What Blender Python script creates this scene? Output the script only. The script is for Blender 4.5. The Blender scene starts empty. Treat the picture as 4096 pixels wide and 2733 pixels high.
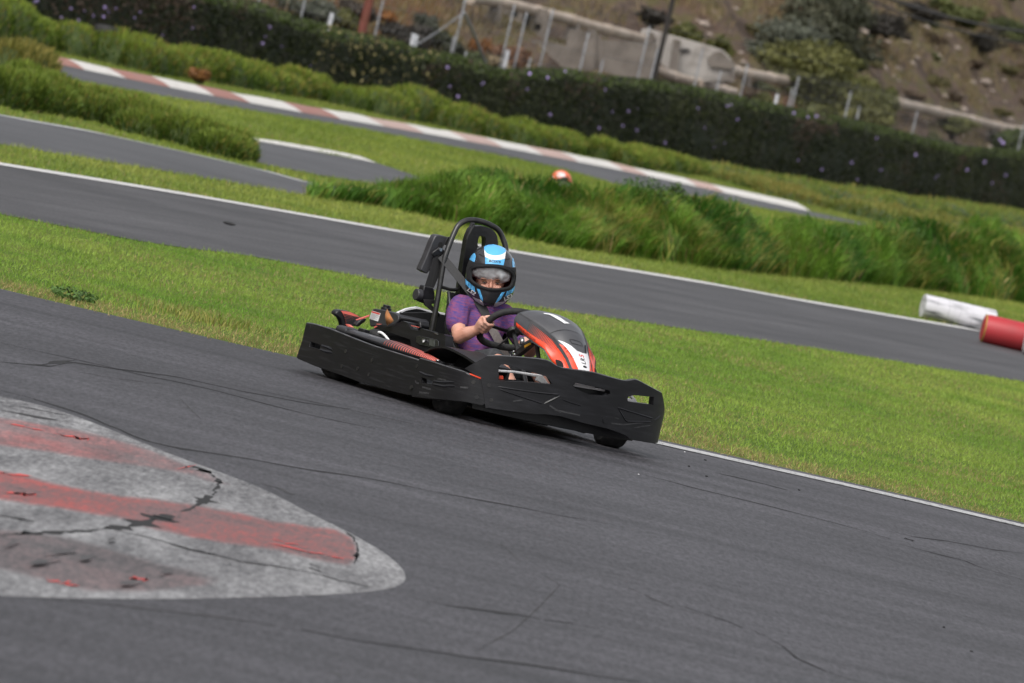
import bpy, bmesh, math, random
import numpy as np
from mathutils import Vector, Matrix, geometry, noise
D = bpy.data; SC = bpy.context.scene; COL = SC.collection
random.seed(7); RNG = np.random.default_rng(11)
R = math.radians

# ---------------------------------------------------------------- camera, world, sun, exposure
cam = D.cameras.new('camera'); camo = D.objects.new('camera', cam); COL.objects.link(camo)
cam.sensor_width = 36; cam.lens = 32000 / 4096 * 36; cam.clip_start = .5; cam.clip_end = 4000
p, r = math.atan(1218 / 32000), R(13.2)
rt, up, fw = Vector((1, 0, 0)), Vector((0, math.sin(p), math.cos(p))), Vector((0, math.cos(p), -math.sin(p)))
cx, cy = rt * math.cos(r) + up * math.sin(r), up * math.cos(r) - rt * math.sin(r)
camo.matrix_world = Matrix(((cx.x, cy.x, -fw.x, 0), (cx.y, cy.y, -fw.y, 0), (cx.z, cy.z, -fw.z, 2.05), (0, 0, 0, 1)))
cam.dof.use_dof = True; cam.dof.focus_distance = 42.3; cam.dof.aperture_fstop = 8.5
SC.camera = camo
W = D.worlds.new('World'); SC.world = W; W.use_nodes = True
nt = W.node_tree; bg = nt.nodes['Background']
sky = nt.nodes.new('ShaderNodeTexSky'); sky.sky_type = 'NISHITA'; sky.sun_disc = False
sky.sun_elevation = R(52); sky.sun_rotation = R(200); sky.dust_density = 4; sky.ozone_density = 1
hsv = nt.nodes.new('ShaderNodeHueSaturation'); hsv.inputs['Saturation'].default_value = .22
nt.links.new(sky.outputs[0], hsv.inputs['Color']); nt.links.new(hsv.outputs[0], bg.inputs[0])
bg.inputs[1].default_value = .15
sun = D.lights.new('sun', 'SUN'); suno = D.objects.new('sun', sun); COL.objects.link(suno)
sun.energy = 1.0; sun.angle = R(25); sun.color = (1, .97, .92)
az, el = R(200), R(52)     # sun behind and to the left of the camera, high, veiled by cloud
sd = Vector((math.sin(az) * math.cos(el), math.cos(az) * math.cos(el), math.sin(el)))
suno.rotation_euler = sd.to_track_quat('Z', 'Y').to_euler()
vs = SC.view_settings; vs.view_transform = 'Standard'; vs.look = 'None'; vs.exposure = .43; vs.gamma = 1; vs.use_curve_mapping = False
SC.cycles.max_bounces = 6; SC.cycles.transparent_max_bounces = 6; SC.cycles.use_denoising = True
SC.render.film_transparent = False

# ---------------------------------------------------------------- helpers
def tag(o, label=None, cat=None, group=None, kind=None):
    for k, v in (('label', label), ('category', cat), ('group', group), ('kind', kind)):
        if v: o[k] = v
    return o
def empty(name, loc=(0, 0, 0), rz=0):
    o = D.objects.new(name, None); COL.objects.link(o); o.location = loc; o.rotation_euler.z = rz; o.empty_display_size = .1
    return o
def obj(name, V, F, m=None, parent=None, smooth=True, mi=None):
    me = D.meshes.new(name); me.from_pydata([tuple(v) for v in V], [], [tuple(f) for f in F]); me.update()
    for mm in (m if isinstance(m, (list, tuple)) else [m]):
        if mm: me.materials.append(mm)
    if smooth: me.polygons.foreach_set('use_smooth', [True] * len(me.polygons))
    if mi: me.polygons.foreach_set('material_index', mi)
    return link(D.objects.new(name, me), parent)
def link(o, parent=None):
    COL.objects.link(o)
    if parent: o.parent = parent
    return o
def bev(o, w=.006, seg=2, ang=40):
    b = o.modifiers.new('bevel', 'BEVEL'); b.width = w; b.segments = seg; b.limit_method = 'ANGLE'; b.angle_limit = R(ang)
    b.harden_normals = False
    return o
def flat_auto(o, ang=35):
    me = o.data; bm = bmesh.new(); bm.from_mesh(me)
    for e in bm.edges:
        if len(e.link_faces) == 2 and e.calc_face_angle(0) > R(ang): e.smooth = False
    bm.to_mesh(me); bm.free(); return o
class MB:
    def __init__(s): s.V = []; s.F = []
    def add(s, V, F):
        n = len(s.V); s.V += [tuple(v) for v in V]; s.F += [tuple(i + n for i in f) for f in F]; return s
    def box(s, c, size, rot=None):
        sx, sy, sz = [q / 2 for q in size]; M = rot or Matrix.Identity(3)
        V = [Vector(c) + M @ Vector((x, y, z)) for z in (-sz, sz) for x, y in ((-sx, -sy), (sx, -sy), (sx, sy), (-sx, sy))]
        return s.add(V, [(3, 2, 1, 0), (4, 5, 6, 7), (0, 1, 5, 4), (1, 2, 6, 5), (2, 3, 7, 6), (3, 0, 4, 7)])
    def loft(s, secs, closed=True, caps=True):
        n = len(secs[0]); V = [v for sec in secs for v in sec]; F = []
        for i in range(len(secs) - 1):
            for j in range(n if closed else n - 1):
                k = (j + 1) % n; F.append((i * n + j, i * n + k, (i + 1) * n + k, (i + 1) * n + j))
        if caps and closed: F += [tuple(range(n - 1, -1, -1)), tuple(range((len(secs) - 1) * n, len(secs) * n))]
        return s.add(V, F)
    def tube(s, path, rad, seg=10, closed=False, flat=1):
        P = [Vector(q) for q in path]; secs = []; N = len(P)
        t0 = (P[1] - P[0]).normalized(); u = t0.orthogonal().normalized()
        for i in range(N):
            a = P[(i - 1) % N] if closed or i else P[0]; b = P[(i + 1) % N] if closed or i < N - 1 else P[-1]
            t = (b - a).normalized(); u = (u - t * u.dot(t)).normalized(); w = t.cross(u)
            rr = rad[i] if isinstance(rad, (list, tuple)) else rad
            secs.append([P[i] + (u * math.cos(2 * math.pi * k / seg) + w * flat * math.sin(2 * math.pi * k / seg)) * rr for k in range(seg)])
        if closed: secs.append(secs[0])
        return s.loft(secs, caps=not closed)
    def ell(s, c, rad, nu=12, nv=8, M=None):
        V = []; F = []; M = M or Matrix.Identity(3)
        for i in range(nv + 1):
            a = math.pi * i / nv
            for j in range(nu):
                b = 2 * math.pi * j / nu
                V.append(Vector(c) + M @ Vector((rad[0] * math.sin(a) * math.cos(b), rad[1] * math.sin(a) * math.sin(b), rad[2] * math.cos(a))))
        for i in range(nv):
            for j in range(nu):
                k = (j + 1) % nu; F.append((i * nu + j, (i + 1) * nu + j, (i + 1) * nu + k, i * nu + k))
        return s.add(V, F)
    def prism(s, poly, f, h):      # poly (a,b) -> f(a,b,0) and f(a,b,h)
        n = len(poly); V = [f(a, b, 0) for a, b in poly] + [f(a, b, h) for a, b in poly]
        return s.add(V, [tuple(range(n - 1, -1, -1)), tuple(range(n, 2 * n))] + [(i, (i + 1) % n, (i + 1) % n + n, i + n) for i in range(n)])
    def build(s, name, m, parent=None, smooth=True, ang=35):
        bm = bmesh.new()
        me = D.meshes.new(name); me.from_pydata(s.V, [], s.F); bm.from_mesh(me)
        bmesh.ops.remove_doubles(bm, verts=bm.verts, dist=1e-5)
        bmesh.ops.recalc_face_normals(bm, faces=bm.faces)
        for e in bm.edges:
            if len(e.link_faces) == 2 and e.calc_face_angle(0) > R(ang): e.smooth = False
        bm.to_mesh(me); bm.free()
        me.materials.append(m)
        if smooth: me.polygons.foreach_set('use_smooth', [True] * len(me.polygons))
        return link(D.objects.new(name, me), parent)
def spline(P, n=8, closed=False):
    P = [Vector(q) for q in P]; N = len(P); out = []
    for i in range(N if closed else N - 1):
        g = (lambda k: P[k % N]) if closed else (lambda k: P[max(0, min(N - 1, k))])
        a, b, c, d = g(i - 1), g(i), g(i + 1), g(i + 2)
        for k in range(n):
            t = k / n; out.append(.5 * (2 * b + (c - a) * t + (2 * a - 5 * b + 4 * c - d) * t * t + (3 * b - a - 3 * c + d) * t ** 3))
    if not closed: out.append(P[-1])
    return out
def inpoly(x, y, P):
    c = False; n = len(P); j = n - 1
    for i in range(n):
        if (P[i][1] > y) != (P[j][1] > y) and x < (P[j][0] - P[i][0]) * (y - P[i][1]) / (P[j][1] - P[i][1]) + P[i][0]: c = not c
        j = i
    return c
def inpoly_np(X, Y, P):
    c = np.zeros(len(X), bool); j = len(P) - 1
    for i in range(len(P)):
        xi, yi = P[i][:2]; xj, yj = P[j][:2]
        if yi != yj: c ^= ((yi > Y) != (yj > Y)) & (X < (xj - xi) * (Y - yi) / (yj - yi) + xi)
        j = i
    return c
def tri2d(outline, holes=(), grid=.05):
    """Triangles of a 2-D outline with holes and an inner grid of points."""
    pts = []; edges = []
    def loop(L):
        n0 = len(pts); LL = []
        for i in range(len(L)):
            a, b = Vector(L[i][:2]), Vector(L[(i + 1) % len(L)][:2]); k = max(1, int((b - a).length / grid))
            LL += [a.lerp(b, q / k) for q in range(k)]
        pts.extend(LL); n = len(LL)
        edges.extend([(n0 + i, n0 + (i + 1) % n) for i in range(n)])
    loop(outline)
    for h in holes: loop(h)
    nb = len(pts)
    xs = [q[0] for q in outline]; ys = [q[1] for q in outline]
    bd = pts[:nb]
    x = min(xs) + grid / 2
    while x < max(xs):
        y = min(ys) + grid / 2
        while y < max(ys):
            if inpoly(x, y, outline) and not any(inpoly(x, y, h) for h in holes):
                if min((q[0] - x) ** 2 + (q[1] - y) ** 2 for q in bd) > (grid * .4) ** 2: pts.append(Vector((x, y)))
            y += grid
        x += grid
    res = geometry.delaunay_2d_cdt(pts, edges, [], 0, 1e-6)
    V, F = res[0], res[2]; T = []
    for f in F:
        c = sum((V[i] for i in f), Vector((0, 0))) / len(f)
        if inpoly(c.x, c.y, outline) and not any(inpoly(c.x, c.y, h) for h in holes): T.append(tuple(f))
    return V, T
def panel(name, outline, f, m, parent=None, thick=.02, holes=(), grid=.05, bevel=.005, smooth=True):
    """Sheet with thickness: f(a, b, depth) -> point."""
    V, T = tri2d(outline, holes, grid); n = len(V)
    P = [f(v[0], v[1], 0) for v in V] + [f(v[0], v[1], thick) for v in V]
    cnt = {}
    for t in T:
        for i in range(3): cnt[(t[i], t[(i + 1) % 3])] = 1
    F = list(T) + [tuple(i + n for i in reversed(t)) for t in T]
    for (a, b) in cnt:
        if (b, a) not in cnt: F.append((b, a, a + n, b + n))
    bm = bmesh.new(); me = D.meshes.new(name); me.from_pydata([tuple(q) for q in P], [], F); bm.from_mesh(me)
    bmesh.ops.recalc_face_normals(bm, faces=bm.faces)
    for e in bm.edges:
        if len(e.link_faces) == 2 and e.calc_face_angle(0) > R(50): e.smooth = False
    bm.to_mesh(me); bm.free(); me.materials.append(m)
    if smooth: me.polygons.foreach_set('use_smooth', [True] * len(me.polygons))
    o = link(D.objects.new(name, me), parent)
    if bevel: bev(o, bevel, 2, 50)
    return o
def sheet(name, outline, f, m, parent=None, grid=.05, holes=()):
    V, T = tri2d(outline, holes, grid)
    o = obj(name, [f(v[0], v[1]) for v in V], T, m, parent); return o
def textmesh(txt, size, shear=0, bold=0):
    cu = D.curves.new('t', 'FONT'); cu.body = txt; cu.size = size; cu.shear = shear; cu.offset = bold; cu.align_x = 'CENTER'; cu.align_y = 'CENTER'; cu.resolution_u = 3
    o = D.objects.new('t', cu); COL.objects.link(o)
    dg = bpy.context.evaluated_depsgraph_get(); me = o.evaluated_get(dg).to_mesh()
    V = [tuple(v.co[:2]) for v in me.vertices]; F = [tuple(q.vertices) for q in me.polygons]
    D.objects.remove(o); D.curves.remove(cu)
    return V, F
def remeshed(name, mb, vox, m, parent=None, smooth=4):
    """Closed overlapping shapes fused into one continuous skin."""
    o = mb.build('tmp', m)
    md = o.modifiers.new('r', 'REMESH'); md.mode = 'VOXEL'; md.voxel_size = vox; md.use_smooth_shade = True
    s = o.modifiers.new('s', 'SMOOTH'); s.iterations = smooth; s.factor = .5
    dg = bpy.context.evaluated_depsgraph_get(); me = D.meshes.new_from_object(o.evaluated_get(dg)); me.name = name
    D.objects.remove(o); me.materials.clear(); me.materials.append(m)
    me.polygons.foreach_set('use_smooth', [True] * len(me.polygons))
    return link(D.objects.new(name, me), parent)

# ---------------------------------------------------------------- materials
def nodes(name):
    m = D.materials.new(name); m.use_nodes = True; n = m.node_tree.nodes; return m, n, m.node_tree.links, n['Principled BSDF']
def N(n, t, **k):
    q = n.new(t)
    for a, b in k.items():
        if a in q.inputs.keys(): q.inputs[a].default_value = b
        else: setattr(q, a, b)
    return q
def ramp(n, stops):
    q = n.new('ShaderNodeValToRGB'); e = q.color_ramp.elements
    while len(e) < len(stops): e.new(.5)
    for el, (p_, c) in zip(e, stops): el.position = p_; el.color = (*c, 1) if len(c) == 3 else c
    return q
def coords(n, l, scale=(1, 1, 1), rot=(0, 0, 0), space='Object'):
    t = n.new('ShaderNodeTexCoord'); mp = n.new('ShaderNodeMapping'); mp.inputs['Scale'].default_value = scale; mp.inputs['Rotation'].default_value = rot
    l.new(t.outputs[space], mp.inputs[0]); return mp.outputs[0]
def mat(name, c1, c2=None, scale=20, rough=.6, stretch=(1, 1, 1), bump=0, lo=.4, hi=.65, metal=0, spec=.5, detail=4, coat=0, bscale=None):
    m, n, l, b = nodes(name); b.inputs['Roughness'].default_value = rough; b.inputs['Metallic'].default_value = metal
    b.inputs['Specular IOR Level'].default_value = spec; b.inputs['Coat Weight'].default_value = coat
    b.inputs['Base Color'].default_value = (*c1, 1)
    if c2 or bump:
        v = coords(n, l, stretch); nz = N(n, 'ShaderNodeTexNoise', Scale=scale, Detail=detail); l.new(v, nz.inputs['Vector'])
        if c2:
            rp = ramp(n, [(lo, c1), (hi, c2)]); l.new(nz.outputs[0], rp.inputs[0]); l.new(rp.outputs[0], b.inputs['Base Color'])
        if bump:
            bp = N(n, 'ShaderNodeBump', Strength=bump, Distance=.01)
            if bscale:
                nz = N(n, 'ShaderNodeTexNoise', Scale=bscale, Detail=3); l.new(v, nz.inputs['Vector'])
            l.new(nz.outputs[0], bp.inputs['Height']); l.new(bp.outputs[0], b.inputs['Normal'])
    return m
def leafmat(name, rough=.55, trans=.35, spec=.3):
    m, n, l, b = nodes(name); a = N(n, 'ShaderNodeAttribute', attribute_name='col')
    l.new(a.outputs['Color'], b.inputs['Base Color']); b.inputs['Roughness'].default_value = rough; b.inputs['Specular IOR Level'].default_value = spec
    t = n.new('ShaderNodeBsdfTranslucent'); l.new(a.outputs['Color'], t.inputs[0]); mx = n.new('ShaderNodeMixShader'); mx.inputs[0].default_value = trans
    l.new(b.outputs[0], mx.inputs[1]); l.new(t.outputs[0], mx.inputs[2]); l.new(mx.outputs[0], n['Material Output'].inputs[0])
    return m
def asphalt(name, ang, dark, light, grit=1.0, streak=1.0):
    m, n, l, b = nodes(name); b.inputs['Roughness'].default_value = .62; b.inputs['Specular IOR Level'].default_value = .4
    v = coords(n, l); vr = coords(n, l, (1, 1, 1), (0, 0, -ang))
    mp = N(n, 'ShaderNodeMapping'); mp.inputs['Scale'].default_value = (.12, 1.5, 1); l.new(vr, mp.inputs[0])
    a = N(n, 'ShaderNodeTexNoise', Scale=1.6, Detail=6, Roughness=.6); l.new(mp.outputs[0], a.inputs['Vector'])       # racing-line streaks
    c = N(n, 'ShaderNodeTexNoise', Scale=.45, Detail=5, Roughness=.6); l.new(v, c.inputs['Vector'])                     # broad patches
    vg = N(n, 'ShaderNodeMapping'); vg.inputs['Scale'].default_value = (1, .14, 1); l.new(v, vg.inputs[0])
    g = N(n, 'ShaderNodeTexNoise', Scale=46, Detail=4, Roughness=.8); l.new(vg.outputs[0], g.inputs['Vector'])                      # worn stones
    g2 = N(n, 'ShaderNodeTexVoronoi', Scale=42); l.new(vg.outputs[0], g2.inputs['Vector'])
    def mr(x, lo, hi, a0, a1):
        q = N(n, 'ShaderNodeMapRange'); q.inputs[1].default_value = lo; q.inputs[2].default_value = hi; q.inputs[3].default_value = a0; q.inputs[4].default_value = a1
        l.new(x, q.inputs[0]); return q.outputs[0]
    def mul(x, y):
        q = N(n, 'ShaderNodeMath', operation='MULTIPLY'); l.new(x, q.inputs[0]); l.new(y, q.inputs[1]); return q.outputs[0]
    s = mul(mr(a.outputs[0], .3, .7, 1 - .22 * streak, 1 + .18 * streak), mr(c.outputs[0], .3, .7, .68, 1.2))
    s = mul(s, mr(g.outputs[0], .36, .64, 1 - .5 * grit, 1 + .5 * grit))
    rp = N(n, 'ShaderNodeMix', data_type='RGBA'); rp.inputs[6].default_value = (*dark, 1); rp.inputs[7].default_value = (*light, 1)
    l.new(mr(g2.outputs['Distance'], .1, .6, 0, 1), rp.inputs[0])
    vm = N(n, 'ShaderNodeVectorMath', operation='SCALE'); l.new(rp.outputs[2], vm.inputs[0]); l.new(s, vm.inputs['Scale'])
    l.new(vm.outputs[0], b.inputs['Base Color'])
    bp = N(n, 'ShaderNodeBump', Strength=.5 * grit, Distance=.012); l.new(g.outputs[0], bp.inputs['Height']); l.new(bp.outputs[0], b.inputs['Normal'])
    return m
def worn(name, paint, base, cover=.5, scale=9, ang=0, stretch=(.35, 2, 1), soft=.12, rough=.7):
    """Worn paint: chips and scuffs of the ground showing through."""
    m, n, l, b = nodes(name); b.inputs['Roughness'].default_value = rough; b.inputs['Specular IOR Level'].default_value = .3
    v = coords(n, l, (1, 1, 1), (0, 0, -ang)); mp = N(n, 'ShaderNodeMapping'); mp.inputs['Scale'].default_value = stretch; l.new(v, mp.inputs[0])
    a = N(n, 'ShaderNodeTexNoise', Scale=scale, Detail=8, Roughness=.68); l.new(mp.outputs[0], a.inputs['Vector'])
    vg = N(n, 'ShaderNodeMapping'); vg.inputs['Scale'].default_value = (1, .14, 1); l.new(v, vg.inputs[0])
    g = N(n, 'ShaderNodeTexNoise', Scale=46, Detail=4, Roughness=.8); l.new(vg.outputs[0], g.inputs['Vector'])
    ad = N(n, 'ShaderNodeMath', operation='MULTIPLY_ADD'); ad.inputs[1].default_value = .9; l.new(g.outputs[0], ad.inputs[0]); l.new(a.outputs[0], ad.inputs[2])
    rp = ramp(n, [(.95 - cover * .5 + .25 - soft, base), (.95 - cover * .5 + .25 + soft, paint)]); l.new(ad.outputs[0], rp.inputs[0]); l.new(rp.outputs[0], b.inputs['Base Color'])
    bp = N(n, 'ShaderNodeBump', Strength=.4, Distance=.01); l.new(g.outputs[0], bp.inputs['Height']); l.new(bp.outputs[0], b.inputs['Normal'])
    return m
M = {}
M['plastic'] = mat('black_plastic', (.0085, .0085, .010), (.018, .018, .021), 14, .40, (.5, .5, 3), .03, .45, .75, bscale=60, spec=.4)
M['scuffed'] = mat('scuffed_black_plastic', (.0095, .0095, .011), (.032, .032, .036), 14, .42, (.4, .4, 8), .02, .54, .84, detail=8, bscale=30, spec=.4)
M['gloss'] = mat('gloss_black', (.018, .018, .02), rough=.22)
M['topblack'] = mat('satin_dark_plastic', (.032, .032, .036), (.046, .046, .051), 8, .42)
M['rubber'] = mat('tyre_rubber', (.012, .012, .013), (.028, .027, .027), 30, .75, bump=.1)
M['orange'] = mat('orange_plastic', (.78, .06, .018), (.72, .075, .03), 6, .33)
M['fadedred'] = mat('faded_red_plastic', (.62, .125, .095), (.68, .17, .135), 10, .5)
M['white'] = mat('white_plastic', (.75, .75, .76), (.66, .66, .68), 12, .35)
M['decal'] = mat('white_print', (.8, .8, .8), rough=.4)
M['darkprint'] = mat('dark_print', (.02, .02, .022), rough=.5)
M['redprint'] = mat('red_print', (.65, .06, .05), rough=.45)
M['steel'] = mat('bare_steel', (.42, .42, .43), (.3, .3, .3), 40, .35, metal=.9)
M['frame'] = mat('black_painted_tube', (.016, .016, .017), (.03, .029, .028), 25, .3, bump=.03)
M['webbing'] = mat('belt_webbing', (.016, .016, .017), (.026, .026, .027), 220, .7, (1, 1, .1))
M['beltlit'] = mat('lit_grey_belt', (.13, .11, .105), (.17, .15, .14), 120, .6)  # lighter copy of the webbing, with the light on it in the colour
M['yellow'] = mat('yellow_label', (.62, .33, .02), (.5, .26, .03), 60, .5)
M['leaf'] = mat('dry_leaf', (.36, .13, .035), (.22, .13, .06), 40, .7)
M['skin'] = mat('skin', (.56, .27, .19), (.60, .33, .25), 18, .5, bump=.03, bscale=80)
M['blue'] = mat('sky_blue_print', (.10, .42, .78), (.12, .45, .80), 8, .25)
M['helmblack'] = mat('helmet_black', (.022, .022, .025), (.03, .03, .033), 10, .24, coat=.3)
M['lining'] = mat('dark_red_lining', (.20, .022, .028), (.13, .016, .02), 60, .9)
M['foam'] = mat('black_foam', (.008, .008, .009), rough=.9)
M['greyprint'] = mat('grey_print', (.42, .40, .41), rough=.35)
M['eye'] = mat('eye', (.02, .016, .014), rough=.15)
M['lid'] = mat('shaded_eye_white', (.22, .17, .155), rough=.3)  # eye white darkened: the shade on the eyes is in its colour
M['brow'] = mat('eyebrow', (.16, .075, .04), rough=.8)
M['net'] = mat('white_hair_net', (.88, .88, .89), (.55, .51, .50), 22, .8, (1, 1, .6), .7, .42, .68, detail=6)
M['shorts'] = mat('charcoal_shorts', (.028, .03, .034), (.045, .047, .052), 60, .85, bump=.1)
M['shoe'] = mat('green_shoe', (.02, .22, .15), (.015, .17, .13), 30, .6)

# ---------------------------------------------------------------- terrain
HL = [(-16, 115), (-9.5, 140), (-5.4, 155), (-1.5, 168), (3.2, 185), (6.8, 200), (9.9, 219), (14.4, 245), (20, 275), (40, 375)]
def hy(x):          # the hedge line: depth of the hedge's foot at x
    if x <= HL[0][0]: return HL[0][1] + (x - HL[0][0]) * 3.8
    for a, b in zip(HL, HL[1:]):
        if x <= b[0]: return a[1] + (b[1] - a[1]) * (x - a[0]) / (b[0] - a[0])
    return HL[-1][1]
def hz(x, y):       # the bank that rises behind the hedge
    q = y - hy(x) - 3
    return .13 * q * q / (q + 6) if q > 0 else 0.
def hzn(x, y):
    z = hz(x, y)
    if z > .05: z += min(1, z) * (.25 * noise.noise((x * .5, y * .12, 0)) + .10 * noise.noise((x * 1.7, y * .5, 3)))
    return z
xs = [-900, -400, -200, -100, -60, -42] + [i * .5 for i in range(-60, 81)] + [50, 70, 100, 200, 400, 900]
ys = [-300, -100, -30, 0, 20, 40, 60, 80, 95] + [i * 1. for i in range(105, 345)] + [360, 400, 500, 700, 1000, 1600]
V = [(x, y, hzn(x, y)) for y in ys for x in xs]; nx = len(xs)
F = [(j * nx + i, j * nx + i + 1, (j + 1) * nx + i + 1, (j + 1) * nx + i) for j in range(len(ys) - 1) for i in range(nx - 1)]
def ground_mat():
    m, n, l, b = nodes('ground'); b.inputs['Roughness'].default_value = .95; b.inputs['Specular IOR Level'].default_value = .1
    v = coords(n, l); a = N(n, 'ShaderNodeTexNoise', Scale=.9, Detail=8, Roughness=.65); l.new(v, a.inputs['Vector'])
    b2 = N(n, 'ShaderNodeTexNoise', Scale=.22, Detail=5, Roughness=.6); l.new(v, b2.inputs['Vector'])
    g = ramp(n, [(.35, (.07, .12, .02)), (.5, (.11, .155, .03)), (.65, (.16, .165, .045))]); l.new(a.outputs[0], g.inputs[0])
    vh = coords(n, l, (1, .07, 1.1)); a2 = N(n, 'ShaderNodeTexNoise', Scale=1.5, Detail=9, Roughness=.7); l.new(vh, a2.inputs['Vector']); l.new(vh, b2.inputs['Vector'])
    d = ramp(n, [(.34, (.050, .036, .027)), (.43, (.078, .057, .045)), (.50, (.125, .088, .066)), (.56, (.088, .076, .034)), (.63, (.135, .112, .055)), (.70, (.20, .16, .13))]); l.new(a2.outputs[0], d.inputs[0])
    o = ramp(n, [(.5, (1, 1, 1)), (.66, (1.12, .80, .62))]); l.new(b2.outputs[0], o.inputs[0])
    mm = N(n, 'ShaderNodeMix', data_type='RGBA', blend_type='MULTIPLY'); mm.inputs[0].default_value = 1; l.new(d.outputs[0], mm.inputs[6]); l.new(o.outputs[0], mm.inputs[7])
    at = N(n, 'ShaderNodeAttribute', attribute_name='soil'); mx = N(n, 'ShaderNodeMix', data_type='RGBA')
    l.new(at.outputs['Fac'], mx.inputs[0]); l.new(g.outputs[0], mx.inputs[6]); l.new(mm.outputs[2], mx.inputs[7]); l.new(mx.outputs[2], b.inputs['Base Color'])
    c = N(n, 'ShaderNodeTexNoise', Scale=4, Detail=6, Roughness=.7); l.new(vh, c.inputs['Vector'])
    bp = N(n, 'ShaderNodeBump', Strength=.9, Distance=.12); l.new(c.outputs[0], bp.inputs['Height']); l.new(bp.outputs[0], b.inputs['Normal'])
    return m
go = obj('ground', V, F, ground_mat()); tag(go, kind='structure')
at = go.data.attributes.new('soil', 'FLOAT', 'POINT')
at.data.foreach_set('value', [max(0, min(1, (v[1] - hy(v[0]) + 1) / 4)) for v in V])

# ---------------------------------------------------------------- tracks
def resample(P, n):
    P = [Vector(q[:2]) for q in P]; L = [0]
    for a, b in zip(P, P[1:]): L.append(L[-1] + (b - a).length)
    out = []; k = 0
    for i in range(n):
        s = L[-1] * i / (n - 1)
        while k < len(L) - 2 and L[k + 1] < s: k += 1
        out.append(P[k].lerp(P[k + 1], (s - L[k]) / max(1e-9, L[k + 1] - L[k])))
    return out
def ext(P, d0=25, d1=25):
    P = [Vector(q[:2]) for q in P]
    a = (P[0] - P[min(3, len(P) - 1)]).normalized(); b = (P[-1] - P[-min(4, len(P))]).normalized()
    return [P[0] + a * d0] + P + [P[-1] + b * d1]
def smooth(P, k=2):
    for _ in range(k): P = [P[0]] + [(P[i - 1] + P[i] * 2 + P[i + 1]) / 4 for i in range(1, len(P) - 1)] + [P[-1]]
    return P
def strip(name, A, B, z, m, n=60, parent=None, kind='structure'):
    A, B = resample(A, n), resample(B, n)
    o = obj(name, [(q.x, q.y, z) for q in A] + [(q.x, q.y, z) for q in B], [(i, i + 1, i + 1 + n, i + n) for i in range(n - 1)], m, parent)
    if kind: o['kind'] = kind
    return o
def offs(P, d):
    P = [Vector(q[:2]) for q in P]; out = []
    for i in range(len(P)):
        t = (P[min(i + 1, len(P) - 1)] - P[max(i - 1, 0)]).normalized(); out.append(P[i] + Vector((-t.y, t.x)) * d)
    return out
T1U = smooth([Vector(q) for q in [(-14, 43.2), (-9, 44.0), (-6, 44.35)]] + [Vector(q) for q in [(-2.834,44.352),(-2.288,44.17),(-1.747,43.99),(-1.131,44.651)]] + [Vector(q) for q in [(0.943,44.429),(1.398,44.801),(1.905,44.953),(2.41,45.001),(3.039,44.982)]] + [Vector(q) for q in [(5, 44.9), (9, 44.2), (14, 43)]], 2)
T2L = ext([(-3.637,55.121),(-3.295,55.529),(-2.873,55.756),(-2.426,56.784),(-2.075,58.195),(-1.609,58.832),(-1.132,59.483),(-0.773,59.833),(0.326,62.184),(1.075,64.174),(1.832,66.029),(2.633,67.995),(3.467,69.701),(4.588,72.262)])
T2U = ext([(-4.462,66.173),(-3.831,67.907),(-3.16,69.609),(-2.443,71.136),(-1.695,72.731),(-0.912,74.399),(-0.092,76.146),(0.768,78.451),(1.68,80.731),(2.628,82.438),(3.638,84.772),(4.94,87.808),(5.543,89.09)])
T3L = ext([(-4.854,71.435),(-4.174,73.321),(-3.458,75.309),(-2.695,77.253),(-2.292,78.105)], 25, 0) + [Vector(q) for q in [(-.9, 86), (1.5, 95), (6, 113), (12, 134)]]
T3U = ext([(-5.608,81.536),(-4.829,83.637),(-3.911,83.984),(-2.985,84.334),(-2.36,83.302)], 25, 0) + [Vector(q) for q in [(-1.4, 91), (.8, 103), (5, 120), (10, 139)]]
T4L = ext([(-7.155,108.793),(-6.758,109.229),(-6.065,110.951),(-5.044,115.564),(-4.169,119.688),(-2.902,124.809),(-1.894,126.932),(-0.861,129.997),(0.08,131.541),(1.095,128.412)], 30, 0) + [Vector(q) for q in [(3.2, 138), (7, 150), (14, 175)]]
T4U = smooth([Vector(q) for q in ext([(-7.913,119.127),(-7.041,118.513),(-5.97,120.816),(-4.875,123.604),(-3.99,125.955),(-3.392,129.522),(-2.052,135.375),(-0.574,140.241),(1.012,144.923),(2.333,146.865),(3.493,147.333),(4.87,149.34)], 30, 25)], 1)
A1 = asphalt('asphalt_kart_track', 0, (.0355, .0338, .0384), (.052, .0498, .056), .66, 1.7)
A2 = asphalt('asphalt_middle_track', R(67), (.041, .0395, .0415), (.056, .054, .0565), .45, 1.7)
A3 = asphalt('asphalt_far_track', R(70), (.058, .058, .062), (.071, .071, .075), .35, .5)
track = strip('track', [(-14, 8), (14, 8)], T1U, .004, A1, 90)
strip('track', T2L, T2U, .004, A2, 90)
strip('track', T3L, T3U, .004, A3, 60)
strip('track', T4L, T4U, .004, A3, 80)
fork = [Vector(q) for q in [(-2.445,87.95),(-3.201,86.629),(-3.586,87.099),(-3.984,88.209),(-4.432,97.071),(-3.731,97.191),(-3.257,99.047),(-2.731,99.932),(-2.202,101.486)]] + [Vector(q) for q in [(-1.6, 99), (-.3, 101), (.2, 97)]]
Vf, Tf = tri2d([(q.x, q.y) for q in fork], (), 3)
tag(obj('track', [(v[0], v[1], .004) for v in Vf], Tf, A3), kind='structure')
PW = worn('worn_white_line', (.42, .42, .42), (.09, .09, .09), .75, 6)
PW2 = worn('white_edge_line', (.52, .51, .50), (.2, .19, .18), 1.0, 5)
def dline(P, w, z, m, n=70): return strip('edge_line', offs(P, 0), offs(P, w), z, m, n)
L1e = [q for q in resample(T1U, 160) if q.x > .85]
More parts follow.
